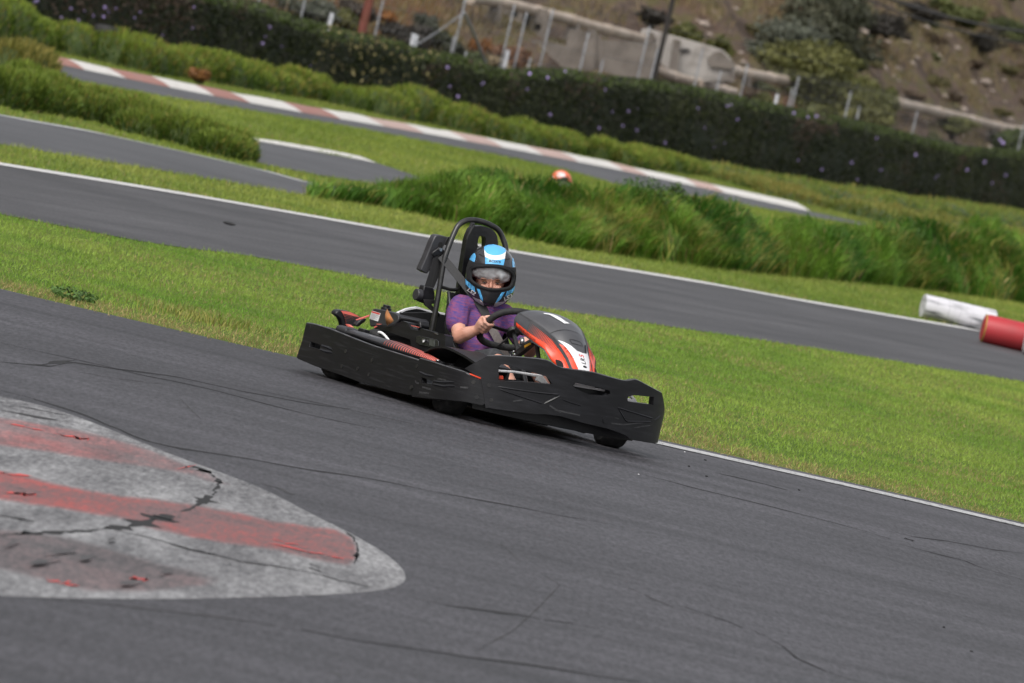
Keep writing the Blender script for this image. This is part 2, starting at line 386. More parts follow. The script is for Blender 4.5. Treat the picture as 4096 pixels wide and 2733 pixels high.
strip('edge_line', [q + Vector((0, -.62)) for q in L1e], [q + Vector((0, -.30)) for q in L1e], .008, PW, 60)
dline(resample(T2U, 120), -.30, .008, PW2, 120)
dline(resample(T3U[:7], 60), -.22, .008, worn('thin_grey_line', (.42, .42, .43), (.13, .13, .13), .8, 5), 60)

# far kerb: raised blocks, red and white in turn
KR = worn('kerb_red', (.30, .145, .12), (.26, .185, .16), .75, 5, 0, (1, 1, 1)); KW = worn('kerb_white', (.56, .54, .51), (.33, .30, .27), .9, 5, 0, (1, 1, 1))
KP2 = worn('kerb_faded_pink', (.42, .30, .265), (.31, .26, .23), .8, 5, 0, (1, 1, 1))
def kerb(P, bounds, wid, hgt, first):
    root = empty('kerb', P[0].to_3d()); root['kind'] = 'structure'
    for k, (a, b) in enumerate(zip(bounds, bounds[1:])):
        n = max(3, int((b - a) / 6)); Q = P[a:b + 1]; secs = []
        for q_, i in ((q, i) for i, q in enumerate(Q)):
            t = (P[min(a + i + 1, len(P) - 1)] - P[max(a + i - 1, 0)]).normalized(); nn = Vector((-t.y, t.x))
            g = .012 if 0 < i < len(Q) - 1 else .012
            o_ = lambda d, z: Vector((q_.x + nn.x * d, q_.y + nn.y * d, z)) - root.location
            j = .018 * noise.noise((q_.x * 1.3, q_.y * .6, 5))
            secs.append([o_(.0, .0), o_(.0, .012), o_(wid * .35, hgt * .55 + j), o_(wid * .9, hgt + j), o_(wid, hgt * .85 + j), o_(wid + .02, 0)])
        secs[0] = [v + (secs[1][0] - secs[0][0]) * .02 for v in secs[0]]
        MB().loft(secs).build('kerb_block', KW if (k + first) % 2 == 0 else KR if k < 7 else KP2, root)
    return root
KP = resample(T4U[1:-1], 260)
kx = [q[0] for q in [(-7.885,119.105),(-7.126,118.496),(-6.511,119.654),(-5.944,120.705),(-5.283,122.723),(-4.774,123.996),(-4.062,125.621),(-3.51,128.893),(-2.847,132.044),(-2.224,134.498),(-1.553,136.901),(-0.926,139.336),(-0.204,141.399),(0.38,143.155),(1.281,145.326),(1.719,146.112),(2.709,146.747),(3.127,147.153),(4.87,149.34)]]
bi = [min(range(260), key=lambda i: abs(KP[i].x - x)) for x in kx]
kerb(KP, bi, .40, .105, 1)
KQ = resample([(-4.068,97.418),(-3.705,97.233),(-3.342,98.369),(-2.943,99.576),(-2.588,100.723),(-2.195,101.22)], 60)
kerb(KQ, [0, 59], .28, .035, 0)

# ---------------------------------------------------------------- painted apex island
isl = [(-2.095,34.446),(-1.903,34.46),(-1.691,34.169),(-1.471,33.675),(-1.257,33.195),(-1.053,32.812),(-0.893,32.501),(-0.769,32.123),(-0.604,31.513),(-0.447,30.975),(-0.31,30.398),(-0.22,29.823),(-0.184,29.335),(-0.19,28.887),(-0.242,28.389),(-0.353,27.84),(-0.489,27.278),(-0.673,26.566),(-0.873,25.843),(-1.114,25.07),(-1.345,24.404)]
isl = [tuple(q) for q in spline([Vector(q).to_3d() for q in isl], 4)]; isl = [(q[0], q[1]) for q in isl] + [(-1.9, 24.6), (-3.6, 28), (-3.0, 35.3)]
def sdist(x, y, P):        # signed distance to a band, depth shrunk so that both axes count alike
    d = 1e9; ins = False; j = len(P) - 1
    for i in range(len(P)):
        ax, ay, bx, by = P[j][0], P[j][1], P[i][0], P[i][1]; vx, vy = bx - ax, by - ay; t = max(0, min(1, ((x - ax) * vx + (y - ay) * vy) / (vx * vx + vy * vy + 1e-12)))
        d = min(d, math.hypot(x - ax - t * vx, y - ay - t * vy))
        if (ay > y) != (by > y) and x < (bx - ax) * (y - ay) / (by - ay) + ax: ins = not ins
        j = i
    return d if ins else -d
BD = [[(q[0], q[1] / 12) for q in P] for P in ([(-2.027,32.927),(-1.985,32.975),(-1.883,33.154),(-1.774,33.251),(-1.663,33.337),(-1.547,33.339),(-1.427,33.281),(-1.297,33.023),(-1.209,32.795),(-1.125,32.639),(-1.038,32.416),(-0.974,32.151),(-1.074,32.064),(-1.14,32.189),(-1.248,32.109),(-1.352,31.964),(-1.453,31.797),(-1.557,31.687),(-1.66,31.577),(-1.759,31.415),(-1.857,31.254),(-1.895,31.19)], [(-1.79,29.808),(-1.752,29.847),(-1.651,29.897),(-1.543,29.85),(-1.41,29.936),(-1.278,30.061),(-1.151,30.296),(-1.054,30.477),(-0.95,30.529),(-0.848,30.621),(-0.741,30.633),(-0.605,30.805),(-0.501,30.93),(-0.429,30.686),(-0.397,30.252),(-0.384,29.658),(-0.388,29.179),(-0.478,29.136),(-0.579,29.116),(-0.678,29.042),(-0.806,28.871),(-0.933,28.738),(-1.001,28.76),(-1.103,28.776),(-1.209,28.882),(-1.336,28.758),(-1.459,28.608),(-1.553,28.518),(-1.648,28.455),(-1.685,28.42)], [(-1.585,27.108),(-1.544,27.061),(-1.459,27.197),(-1.371,27.303),(-1.28,27.361),(-1.185,27.37),(-1.085,27.307),(-0.984,27.188),(-0.891,27.23),(-0.792,27.136),(-0.758,26.949),(-0.827,26.565),(-0.9,26.203),(-0.975,25.894),(-1.049,25.621),(-1.125,25.409),(-1.181,25.371),(-1.24,25.361),(-1.331,25.395),(-1.421,25.414),(-1.455,25.4)])]
def island_mat():
    m, n, l, b = nodes('painted_island'); b.inputs['Roughness'].default_value = .75; b.inputs['Specular IOR Level'].default_value = .25
    v = coords(n, l); mp = N(n, 'ShaderNodeMapping'); mp.inputs['Scale'].default_value = (1, .14, 1); l.new(v, mp.inputs[0])
    ms = N(n, 'ShaderNodeMapping'); ms.inputs['Scale'].default_value = (.8, .55, 1); ms.inputs['Rotation'].default_value = (0, 0, .12); l.new(v, ms.inputs[0])
    g = N(n, 'ShaderNodeTexNoise', Scale=44, Detail=4, Roughness=.8); l.new(mp.outputs[0], g.inputs['Vector'])
    w = N(n, 'ShaderNodeTexNoise', Scale=3.2, Detail=9, Roughness=.72); l.new(mp.outputs[0], w.inputs['Vector'])
    st = N(n, 'ShaderNodeTexNoise', Scale=2.4, Detail=8, Roughness=.65); l.new(ms.outputs[0], st.inputs['Vector'])
    def ma(op, a, b_, c=None):
        q = N(n, 'ShaderNodeMath', operation=op)
        for i, x in enumerate((a, b_, c)):
            if x is None: continue
            if isinstance(x, (int, float)): q.inputs[i].default_value = x
            else: l.new(x, q.inputs[i])
        return q.outputs[0]
    wear = ma('ADD', ma('MULTIPLY', g.outputs[0], .75), ma('MULTIPLY', w.outputs[0], .9))
    base = ramp(n, [(.60, (.055, .054, .057)), (.74, (.13, .129, .133)), (.86, (.20, .199, .203)), (1.0, (.31, .31, .312))]); l.new(wear, base.inputs[0])
    red = ramp(n, [(.60, (.075, .058, .060)), (.74, (.155, .090, .090)), (.84, (.20, .085, .083)), (1.0, (.34, .075, .068))]); l.new(ma('ADD', ma('MULTIPLY', g.outputs[0], .75), ma('MULTIPLY', st.outputs[0], .9)), red.inputs[0])
    scf = ramp(n, [(.60, (.048, .046, .048)), (.80, (.095, .078, .08)), (1.0, (.17, .115, .115))]); l.new(ma('ADD', ma('MULTIPLY', g.outputs[0], .75), ma('MULTIPLY', st.outputs[0], .9)), scf.inputs[0])
    out = base.outputs[0]
    for nm, col, amt in (('band_red', red, .92), ('band_faded', red, .62), ('band_scuffed', scf, .85)):
        at = N(n, 'ShaderNodeAttribute', attribute_name=nm); k = ma('ADD', ma('MULTIPLY', at.outputs['Fac'], 40), ma('MULTIPLY', ma('SUBTRACT', w.outputs[0], .5), 2.2)); mr_ = N(n, 'ShaderNodeMapRange'); mr_.inputs[1].default_value = -.25; mr_.inputs[2].default_value = .45; mr_.inputs[4].default_value = amt; l.new(k, mr_.inputs[0])
        mx = N(n, 'ShaderNodeMix', data_type='RGBA'); l.new(mr_.outputs[0], mx.inputs[0]); l.new(out, mx.inputs[6]); l.new(col.outputs[0], mx.inputs[7]); out = mx.outputs[2]
    l.new(out, b.inputs['Base Color']); bp = N(n, 'ShaderNodeBump', Strength=.4, Distance=.01); l.new(g.outputs[0], bp.inputs['Height']); l.new(bp.outputs[0], b.inputs['Normal'])
    return m
Vi, Ti = tri2d([(q[0], q[1] / 12) for q in isl], (), .03)
island = obj('painted_island', [(v[0], v[1] * 12, .005) for v in Vi], Ti, island_mat()); tag(island, kind='structure')
for nm, P in zip(('band_faded', 'band_red', 'band_scuffed'), BD):
    at_ = island.data.attributes.new(nm, 'FLOAT', 'POINT'); at_.data.foreach_set('value', [max(-.05, min(.05, sdist(v[0], v[1], P))) for v in Vi])

# cracks, seams and scuffs: thin dark ribbons lying on the surface
CK = mat('crack_black', (.012, .012, .013), rough=.95); SEAM = mat('asphalt_seam', (.028, .027, .028), (.055, .053, .055), 6, .9)
SK = mat('rubber_scuff', (.045, .044, .046), (.062, .061, .063), 3, .8); FLK = mat('bright_red_chip', (.55, .06, .05), rough=.7)
def crack(P, w, m=None, name='crack', z=.007, parent=None, jit=.02, n=10, taper=True):
    P = [Vector(q[:2]) for q in P]; L = sum((b - a).length for a, b in zip(P, P[1:])); k = max(8, int(L * n)); Q = resample(P, k)
    rr = random.random() * 50; V = []; 
    for i, q in enumerate(Q):
        t = (Q[min(i + 1, k - 1)] - Q[max(i - 1, 0)]).normalized(); nn = Vector((-t.y, t.x)); 
        ww = w * (.4 + 1.3 * abs(noise.noise((i * .8 + rr, 0, 0))) * 2) * (min(1, i / 4 + .2, (k - 1 - i) / 4 + .2) if taper else 1)
        ww *= abs(t.x) * 1.6 + .16 * abs(t.y); q = q + Vector((.08, 1)) * jit * 2.2 * noise.noise((i * .9, rr, 1))
        V += [(q + nn * ww / 2).to_3d(), (q - nn * ww / 2).to_3d()]
    V = [(v.x, v.y, z) for v in V]
    return obj(name, V, [(2 * i, 2 * i + 1, 2 * i + 3, 2 * i + 2) for i in range(k - 1)], m or CK, parent or track)
for P, w in (([(-1.162,32.784),(-1.122,32.746),(-1.083,32.567)], .13), ([(-1.083,32.567),(-1.042,32.403),(-1.016,32.175),(-1.007,31.818),(-1.015,31.592),(-0.996,31.285)], .04), ([(-1.014,31.276),(-1.016,30.87),(-1.031,30.447)], .15), ([(-1.031,30.447),(-1.044,30.127),(-1.069,29.876)], .06),
             ([(-1.088,29.642),(-1.103,29.403),(-1.127,29.23)], .26), ([(-1.127,29.23),(-1.153,28.835),(-1.179,28.595)], .15), ([(-1.188,28.527),(-1.212,28.364),(-1.243,28.225)], .14), ([(-1.243,28.225),(-1.297,27.834),(-1.368,27.538),(-1.43,27.235),(-1.523,26.78)], .04),
             ([(-0.467,31),(-0.413,30.632),(-0.388,30.176),(-0.379,29.676),(-0.377,29.268)], .022), ([(-0.386,29.915),(-0.379,29.57)], .06)): crack(P, w * 1.9, None, 'crack', .00552, island, .05, 14)
for P, w in (([(-1.239,28.262),(-1.106,28.236),(-1.039,28.223),(-0.969,28.124),(-0.903,28.111),(-0.838,28.14),(-0.752,28.102),(-0.647,28.272),(-0.519,28.375),(-0.385,28.305),(-0.288,28.35)], .035), ([(-0.997,28.172),(-0.916,28.113),(-0.848,28.206)], .1), ([(-2.02,33.45),(-1.875,33.594),(-1.744,33.744)], .05), ([(-1.586,27.625),(-1.527,27.695),(-1.467,27.765)], .06), ([(-2.062,34.001),(-1.909,34.088),(-1.718,34.196)], .03)): crack(P, w, SEAM, 'crack', .0072, island)
for P in ([(-1.2,32.342),(-1.156,32.811)], [(-1.211,25.459),(-1.173,25.418)], [(-1.048,26.322),(-0.996,26.276)], [(-0.704,29.348),(-0.421,29.474)], [(-1.942,32.708),(-1.78,32.784)], [(-1.658,28.779),(-1.555,29.024)], [(-1.276,25.454),(-1.199,25.457)], [(-0.699,29.579),(-0.562,29.597)], [(-1.746,29.77),(-1.642,29.871)], [(-1.742,32.781),(-1.596,32.885)]): crack(P, .035, FLK, 'paint_chip', .0074, island, .08, 12)
for P, w in (([(-1.468,26.217),(-1.449,26.622)], .16), ([(-0.965,26.606),(-0.938,26.926)], .14), ([(-1.224,26.392),(-1.2,26.802)], .14), ([(-1.196,27.448),(-1.187,27.833)], .13), ([(-1.355,25.659),(-1.286,26.311)], .12), ([(-1.055,25.728),(-1.002,26.167)], .1), ([(-1.345,26.286),(-1.263,26.814)], .1), ([(-0.53,28.682),(-0.484,28.497)], .1)): crack(P, w * .6, SK, 'tyre_scuff', .018, island)
for P, w in (([(-2.128,34.896),(-2.002,34.833),(-1.872,34.705),(-1.739,34.514),(-1.599,34.198),(-1.504,33.929),(-1.413,33.725),(-1.331,33.645),(-1.184,33.853),(-1.037,34.088),(-0.884,34.212),(-0.73,34.363),(-0.577,34.579),(-0.422,34.798),(-0.221,34.885)], .05), ([(-0.221,34.863),(0.113,35.144),(0.372,35.309),(0.6,35.531)], .04),
             ([(-2.412,38.704),(-2.226,38.708),(-2.047,38.824),(-1.793,38.755),(-1.431,38.988),(-1.173,38.806),(-0.982,38.698),(-0.673,38.78),(-0.551,38.857)], .035), ([(-2.29,37.061),(-2.092,37.661),(-2.039,38.505),(-1.888,38.671),(-1.576,39.366),(-1.325,39.41),(-1.14,39.53),(-0.906,39.754),(-0.714,40.17)], .05), ([(-2.133,37.548),(-2.105,38.031),(-2.04,38.713)], .12),
             ([(-1.976,37.734),(-1.748,37.988),(-1.535,38.575)], .02), ([(-1.341,39.76),(-0.967,40.005),(-0.455,40.096),(-0.226,40.27)], .025), ([(-0.798,42.063),(-0.498,41.974),(-0.092,41.853),(0.311,41.862)], .018),
             ([(0.707,40.485),(0.915,40.425),(1.134,40.3),(1.482,40.26),(1.739,40.186),(1.939,40.007),(2.061,39.852)], .035), ([(2.064,40.581),(2.193,40.543),(2.422,40.976),(2.643,41.165),(2.843,41.518)], .035), ([(2.102,39.602),(2.223,39.45),(2.413,39.454),(2.52,39.075),(2.696,38.945)], .03), ([(2.157,40.307),(2.188,40.116)], .1),
             ([(1.208,42.385),(1.455,42.444),(1.602,42.332)], .05), ([(1.204,30.633),(1.265,30.307),(1.318,29.788),(1.405,29.506),(1.523,29.344)], .045), ([(0.887,31.24),(1.005,31.069),(1.129,30.791),(1.204,30.633)], .03),
             ([(-0.453,25.791),(-0.289,25.86),(-0.045,26.115),(0.204,26.427),(0.459,26.694),(0.684,26.941)], .045), ([(-1.246,24.66),(-0.995,25.123),(-0.691,25.542),(-0.453,25.791)], .025), ([(-0.144,28.331),(0.001,28.361),(0.272,28.73),(0.55,28.982)], .03), ([(0.314,31.259),(0.396,30.811),(0.315,29.252),(0.234,27.874),(0.117,26.601)], .02), ([(0.658,31.623),(0.854,30.994),(1.052,30.95)], .02)): crack(P, w, SEAM if w < .03 else CK, 'crack', .0055, None, .03, 6)
for P, w in (([(-0.869,32.663),(-0.797,32.685),(-0.724,32.434)], .06), ([(-1.454,37.492),(-1.297,36.254)], .03), ([(0.141,32.429),(0.231,31.646)], .03), ([(-0.312,24.501),(-0.268,24.339)], .05)): crack(P, w, SK, 'tyre_scuff', .0057)
# small bits lying on the asphalt
def pebbles(name, P, size, m, label, cat, group):
    for (x, y) in [q[:2] for q in P]:
        b = MB(); s = size * random.uniform(.7, 1.2); b.ell((0, 0, s * .3), (s, s * random.uniform(.6, 1), s * .45), 7, 5); o = b.build(name, m)
        o.location = (x, y, .004); o.rotation_euler.z = random.random() * 6; tag(o, label, cat, group)
pebbles('rubber_crumb', [(1.151,41.774),(1.065,42.395),(1.671,42.615),(1.171,43.499),(2.053,33.754),(2.114,32.588),(2.321,44.261)], .008, M['rubber'], 'small black rubber crumb lying on the near asphalt', 'rubber crumb', 'rubber crumbs scattered on the near asphalt')
pebbles('white_chip', [(1.062,43.89),(0.776,40.374)], .008, M['decal'], 'tiny white paint chip lying on asphalt by the edge line', 'paint chip', 'white chips on the near asphalt')
pc = MB().ell((0, 0, .012), (.055, .025, .012), 10, 5).build('rubber_strip', M['rubber']); pc.location = (*[(-2.421,64.046)][0][:2], .004); tag(pc, 'flat black scrap of rubber lying on the middle track', 'rubber scrap')

# ---------------------------------------------------------------- grass
def blades(name, X, Y, Z, h, w, lean, col, m, seg=1, yaw=None, ld=None):
    n = len(X); yaw = RNG.uniform(0, 2 * np.pi, n) if yaw is None else yaw; ld = RNG.uniform(0, 2 * np.pi, n) if ld is None else ld
    ux, uy = np.cos(yaw) * w / 2, np.sin(yaw) * w / 2; lx, ly = np.cos(ld) * lean * h, np.sin(ld) * lean * h
    if seg == 1:
        P = np.stack([np.stack([X - ux, Y - uy, Z], 1), np.stack([X + ux, Y + uy, Z], 1), np.stack([X + lx, Y + ly, Z + h * np.sqrt(np.maximum(.1, 1 - lean ** 2 * .5))], 1)], 1)
        k = 3; loops = np.arange(n * 3); starts = np.arange(n) * 3; C = np.repeat(col[:, None, :], 3, 1)
    else:
        mz = h * .6; P = np.stack([np.stack([X - ux, Y - uy, Z], 1), np.stack([X + ux, Y + uy, Z], 1),
            np.stack([X + lx * .35 + ux * .8, Y + ly * .35 + uy * .8, Z + mz], 1), np.stack([X + lx * .35 - ux * .8, Y + ly * .35 - uy * .8, Z + mz], 1),
            np.stack([X + lx, Y + ly, Z + h * (1 - .45 * np.minimum(1, lean) ** 2)], 1)], 1)
        k = 5; base = (np.arange(n) * 5)[:, None]; loops = (base + np.array([0, 1, 2, 3, 3, 2, 4])).ravel(); starts = (np.arange(n)[:, None] * 7 + np.array([0, 4])).ravel(); C = np.repeat(col[:, None, :], 5, 1)
    me = D.meshes.new(name); me.vertices.add(n * k); me.vertices.foreach_set('co', P.reshape(-1).astype(np.float32))
    me.loops.add(len(loops)); me.loops.foreach_set('vertex_index', loops.astype(np.int32)); me.polygons.add(len(starts)); me.polygons.foreach_set('loop_start', starts.astype(np.int32))
    me.update(calc_edges=True)
    a = me.color_attributes.new('col', 'FLOAT_COLOR', 'POINT'); a.data.foreach_set('color', np.concatenate([C, np.ones(C.shape[:2] + (1,))], 2).reshape(-1).astype(np.float32))
    me.materials.append(m); return link(D.objects.new(name, me))
_g = RNG.random((64, 64))
def vnoise(X, Y, s):
    x, y = X * s, Y * s; i, j = np.floor(x).astype(int), np.floor(y).astype(int); fx, fy = x - i, y - j; fx = fx * fx * (3 - 2 * fx); fy = fy * fy * (3 - 2 * fy)
    g = lambda a, b: _g[a % 64, b % 64]
    return (g(i, j) * (1 - fx) + g(i + 1, j) * fx) * (1 - fy) + (g(i, j + 1) * (1 - fx) + g(i + 1, j + 1) * fx) * fy
def fbm(X, Y, s): return .5 * vnoise(X, Y, s) + .3 * vnoise(X + 7.3, Y + 3.1, s * 2.3) + .2 * vnoise(X + 1.7, Y + 9.2, s * 5.1)
def scatter(P, n):
    P = [tuple(q[:2]) for q in P]; x0, x1 = min(q[0] for q in P), max(q[0] for q in P); y0, y1 = min(q[1] for q in P), max(q[1] for q in P); XX = []; YY = []; c = 0
    for _ in range(60):
        x, y = RNG.uniform(x0, x1, n), RNG.uniform(y0, y1, n); k = inpoly_np(x, y, P); XX.append(x[k]); YY.append(y[k]); c += k.sum()
        if c >= n: break
    return np.concatenate(XX)[:n], np.concatenate(YY)[:n]
def pdist(X, Y, P):
    d = np.full(len(X), 1e9); P = [tuple(q[:2]) for q in P]
    for (ax, ay), (bx, by) in zip(P, P[1:]):
        vx, vy = bx - ax, by - ay; t = np.clip(((X - ax) * vx + (Y - ay) * vy) / (vx * vx + vy * vy + 1e-9), 0, 1); d = np.minimum(d, np.hypot(X - ax - t * vx, Y - ay - t * vy))
    return d
def lerp3(a, b, t): return np.array(a)[None] * (1 - t[:, None]) + np.array(b)[None] * t[:, None]
GRASS = leafmat('grass_blade', .6, .35)
def lawn(name, A, B, n, hgt, w, c1, c2, dry, dryw, label=None, xr=(-9, 12), drycol=(.38, .30, .13), drydist=1.0, cut=None):
    A = [q for q in resample(A, 200) if xr[0] < q[0] < xr[1]]; B = [q for q in resample(B, 200) if xr[0] < q[0] < xr[1]]
    X, Y = scatter(list(A) + list(B)[::-1], n); n = len(X)
    f = np.clip((fbm(X, Y * .45, .55) - .32) / .36, 0, 1); g = np.clip((fbm(X + 40, Y * .4, 2.2) - .3) / .4, 0, 1)
    col = lerp3(c1, c2, np.clip(f * .6 + g * .4, 0, 1))
    dd = pdist(X, Y, A); dm = np.clip(1 - dd / (drydist * (.12 + 1.5 * fbm(X * 1.3 + 9, Y * .5, .8) ** 1.5 + .5 * np.exp(-((X + 1.5) / .6) ** 2))), 0, 1) * dry + np.clip((fbm(X + 20, Y * .4, .9) - .55) / .12, 0, 1) * dryw
    isd = RNG.random(n) < np.clip(dm, 0, .97); col = np.where(isd[:, None], np.array(drycol)[None] * RNG.uniform(.65, 1.15, (n, 1)), col)
    col = col * RNG.uniform(.72, 1.28, (n, 1)) * np.array([1, 1, 1]) + RNG.normal(0, .006, (n, 3)) * np.array([1, .6, .3]); col = np.clip(col, .008, 1)
    h = hgt * RNG.uniform(.6, 1.25, n) * (.75 + .6 * fbm(X + 3, Y * .5, 1.3)) ; wd = w * RNG.uniform(.7, 1.3, n)
    X += RNG.normal(0, .03, n); Y += RNG.normal(0, .10, n) - (RNG.random(n) < .02) * RNG.random(n) * .35
    if name == 'lawn_grass' and cut is not None: k = ~inpoly_np(X, Y, cut); X, Y, h, wd, col = X[k], Y[k], h[k], wd[k], col[k]; n = len(X)
    o = blades(name, X, Y, np.zeros(n), h, wd, RNG.uniform(.1, 1.1, n), col, GRASS); tag(o, kind='stuff'); return o
lawn('lawn_grass', T1U, T2L, 460000, .025, .0055, (.15, .285, .032), (.335, .425, .078), 1.0, .22, drydist=3.6)
lawn('lawn_grass', T2U, T3L, 120000, .045, .009, (.16, .245, .034), (.34, .37, .08), .2, .1, drydist=.5)
lawn('lawn_grass', T3U, T4L, 90000, .045, .013, (.155, .225, .03), (.28, .33, .056), .2, .12, cut=[(q.x, q.y) for q in fork])
KO = offs(KP, .43)
lawn('lawn_grass', KO, [(-16, 126), (-9, 133), (-5.5, 152), (-1.8, 162), (3, 180), (6.8, 195), (9.9, 212), (16, 243)], 90000, .05, .016, (.12, .19, .026), (.24, .265, .052), .2, .15, xr=(-14, 18))

# ---------------------------------------------------------------- taller vegetation
LEAF = leafmat('foliage', .55, .3)
def leaves(name, P, Nn, size, col, m, parent=None, asp=.55):
    n = len(P); Nn = Nn / np.linalg.norm(Nn, axis=1, keepdims=True); r_ = RNG.normal(0, 1, (n, 3)); t1 = np.cross(Nn, r_); t1 /= np.linalg.norm(t1, axis=1, keepdims=True); t2 = np.cross(Nn, t1)
    s = size[:, None]; Q = np.stack([P - t1 * s, P + t2 * s * asp + Nn * s * .15, P + t1 * s, P - t2 * s * asp + Nn * s * .15], 1)
    me = D.meshes.new(name); me.vertices.add(n * 4); me.vertices.foreach_set('co', Q.reshape(-1).astype(np.float32))
    me.loops.add(n * 4); me.loops.foreach_set('vertex_index', np.arange(n * 4, dtype=np.int32)); me.polygons.add(n); me.polygons.foreach_set('loop_start', np.arange(n, dtype=np.int32) * 4); me.update(calc_edges=True)
    a = me.color_attributes.new('col', 'FLOAT_COLOR', 'POINT'); a.data.foreach_set('color', np.concatenate([np.repeat(col[:, None, :], 4, 1), np.ones((n, 4, 1))], 2).reshape(-1).astype(np.float32))
    me.materials.append(m); return link(D.objects.new(name, me), parent)

# tall grass bank in the middle
TGF = [Vector(q[:2]) for q in [(-2.325,78.394),(-2.203,78.056),(-1.934,79.243),(-1.651,80.3),(-1.346,80.706),(-1.031,80.777),(-0.758,80.62),(-0.353,80.807),(0.098,80.884),(0.786,83.18),(1.763,86.322),(2.578,90.186),(3.483,94.875),(4.832,101.585),(6.669,108.923)]] + [Vector((9.5, 119)), Vector((13, 130))]
TGB = [q + Vector((.25 * min(1, (i + 1) / 3), (.15, 1.0, 2.4, 3.8, 4.8, 5.6)[min(i, 5)] + .30 * max(0, i - 6))) for i, q in enumerate(TGF)]
HX = [-2.5, -2.1, -1.5, -.8, -.1, .2, .45, .9, 1.5, 2.2, 3, 4, 5, 7, 12]; HH = [.10, .33, .45, .47, .47, .46, .48, .66, .76, .80, .82, .88, .88, .9, .9]
def tallgrass(n):
    X, Y = scatter(TGF + TGB[::-1], n); n = len(X)
    dd = pdist(X, Y, TGF); db = pdist(X, Y, TGB)
    cl = fbm(X * 1.0, Y * .42, 1.7); c2 = fbm(X + 31, Y * .4, 4.2)
    prof = np.clip(dd / .9, 0, 1) ** .6 * np.clip(.35 + db / 1.2, 0, 1)
    hb = np.interp(X, HX, HH) * prof * (.74 + .40 * np.clip((cl - .28) / .42, 0, 1))
    bl = (.20 + .16 * c2) * RNG.uniform(.55, 1.25, n) * np.clip(.4 + np.interp(X, HX, HH), .5, 1)
    Z = np.maximum(0, hb - bl * .35) * RNG.uniform(.0, 1, n) ** .35
    t = np.clip((fbm(X + 5, Y * .4, 1.1) - .3) / .4, 0, 1); col = lerp3((.05, .14, .012), (.165, .285, .034), t)
    y = RNG.random(n) < np.clip((fbm(X + 60, Y * .3, 1.6) - .47) * 1.5 + .04, .02, .45); col = np.where(y[:, None], np.array([[.30, .28, .06]]), col)
    y2 = RNG.random(n) < .03; col = np.where(y2[:, None], np.array([[.34, .25, .11]]), col)
    col = col * RNG.uniform(.6, 1.3, (n, 1)) * (.72 + .5 * np.clip((c2 - .28) / .42, 0, 1))[:, None]
    ld = fbm(X + 13, Y * .5, 1.3) * 11 + RNG.normal(0, .8, n)
    o = blades('tall_grass', X, Y, Z, bl, .013 * RNG.uniform(.7, 1.5, n), RNG.uniform(.25, 1.15, n), col, GRASS, 2, None, ld); tag(o, kind='stuff')
tallgrass(260000)

def weed(x, y, z, rx, h, n, c1, c2, size, label):
    root = empty('leafy_weed', (x, y, z)); tag(root, label, 'weed')
    v = RNG.normal(0, 1, (n, 3)); v /= np.linalg.norm(v, axis=1, keepdims=True); rr = RNG.uniform(.35, 1, n) ** .5
    P = v * rr[:, None] * np.array([rx, rx, h / 2]); P[:, 2] += h / 2
    leaves('foliage', P, v + RNG.normal(0, .5, (n, 3)) + np.array([0, 0, .6]), size * RNG.uniform(.6, 1.3, n), lerp3(c1, c2, RNG.random(n)) * RNG.uniform(.7, 1.25, (n, 1)), LEAF, root)
    b = MB()
    for k in range(5):
        a = random.random() * 6.3; b.tube([(0, 0, 0), (math.cos(a) * rx * .3, math.sin(a) * rx * .3, h * .5), (math.cos(a) * rx * .6, math.sin(a) * rx * .6, h * .9)], [.008, .006, .003], 5)
    b.build('stem', M_STEM, root); return root
M_STEM = mat('green_stem', (.05, .07, .02), rough=.8)
for (px, lab, rx, hh) in (([(1.043,83.341)][0], 'dark leafy weed standing up out of the tall grass behind the helmet', .40, .84), ([(1.386,84.882)][0], 'narrow dark weed sprig at the top of the tall grass', .16, .84), ([(2.031,87.838)][0], 'low dark weed on the crest of the tall grass bank', .42, .74), ([(4.547,100.168)][0], 'broad dark weed growing at the right of the tall grass', .5, .86), ([(6.19,106.795)][0], 'dark leafy weed in the tall grass beyond the white barrier', .42, .92), ([(-0.851,79.482)][0], 'low dark weed at the foot of the tall grass', .35, .25)):
    weed(px[0], px[1] + 3.4, 0, rx, hh, 2600, (.04, .085, .018), (.10, .18, .032), .022, lab)
weed(*[(-2.46,44.904)][0][:2], 0, .15, .075, 260, (.05, .10, .022), (.13, .23, .06), .014, 'dark low leafy weed at the grass edge left of the kart')
def tuft(x, y, n, h, w, c1, c2, label, spread=.25):
    X, Y = x + RNG.normal(0, spread, n), y + RNG.normal(0, spread, n); o = blades('grass_tuft', X, Y, np.zeros(n), h * RNG.uniform(.5, 1.1, n), w * np.ones(n), RNG.uniform(.2, 1, n), lerp3(c1, c2, RNG.random(n)) * RNG.uniform(.7, 1.2, (n, 1)), GRASS, 2); o['kind'] = 'stuff'
tuft(*[(-1.821,45.947)][0][:2], 140, .07, .007, (.20, .24, .05), (.38, .34, .09), 'yellowish tuft of longer grass at the lawn edge left of the kart', .16)
tuft(*[(-1.69,46.449)][0][:2], 220, .065, .007, (.17, .23, .045), (.34, .32, .08), 'second longer grass tuft nearer to the kart bumper', .22)
0 and tuft(*[(3.084,46.686)][0][:2], 250, .10, .007, (.08, .13, .02), (.2, .18, .05), 'short rough tuft at the right end of the edge line', .2)

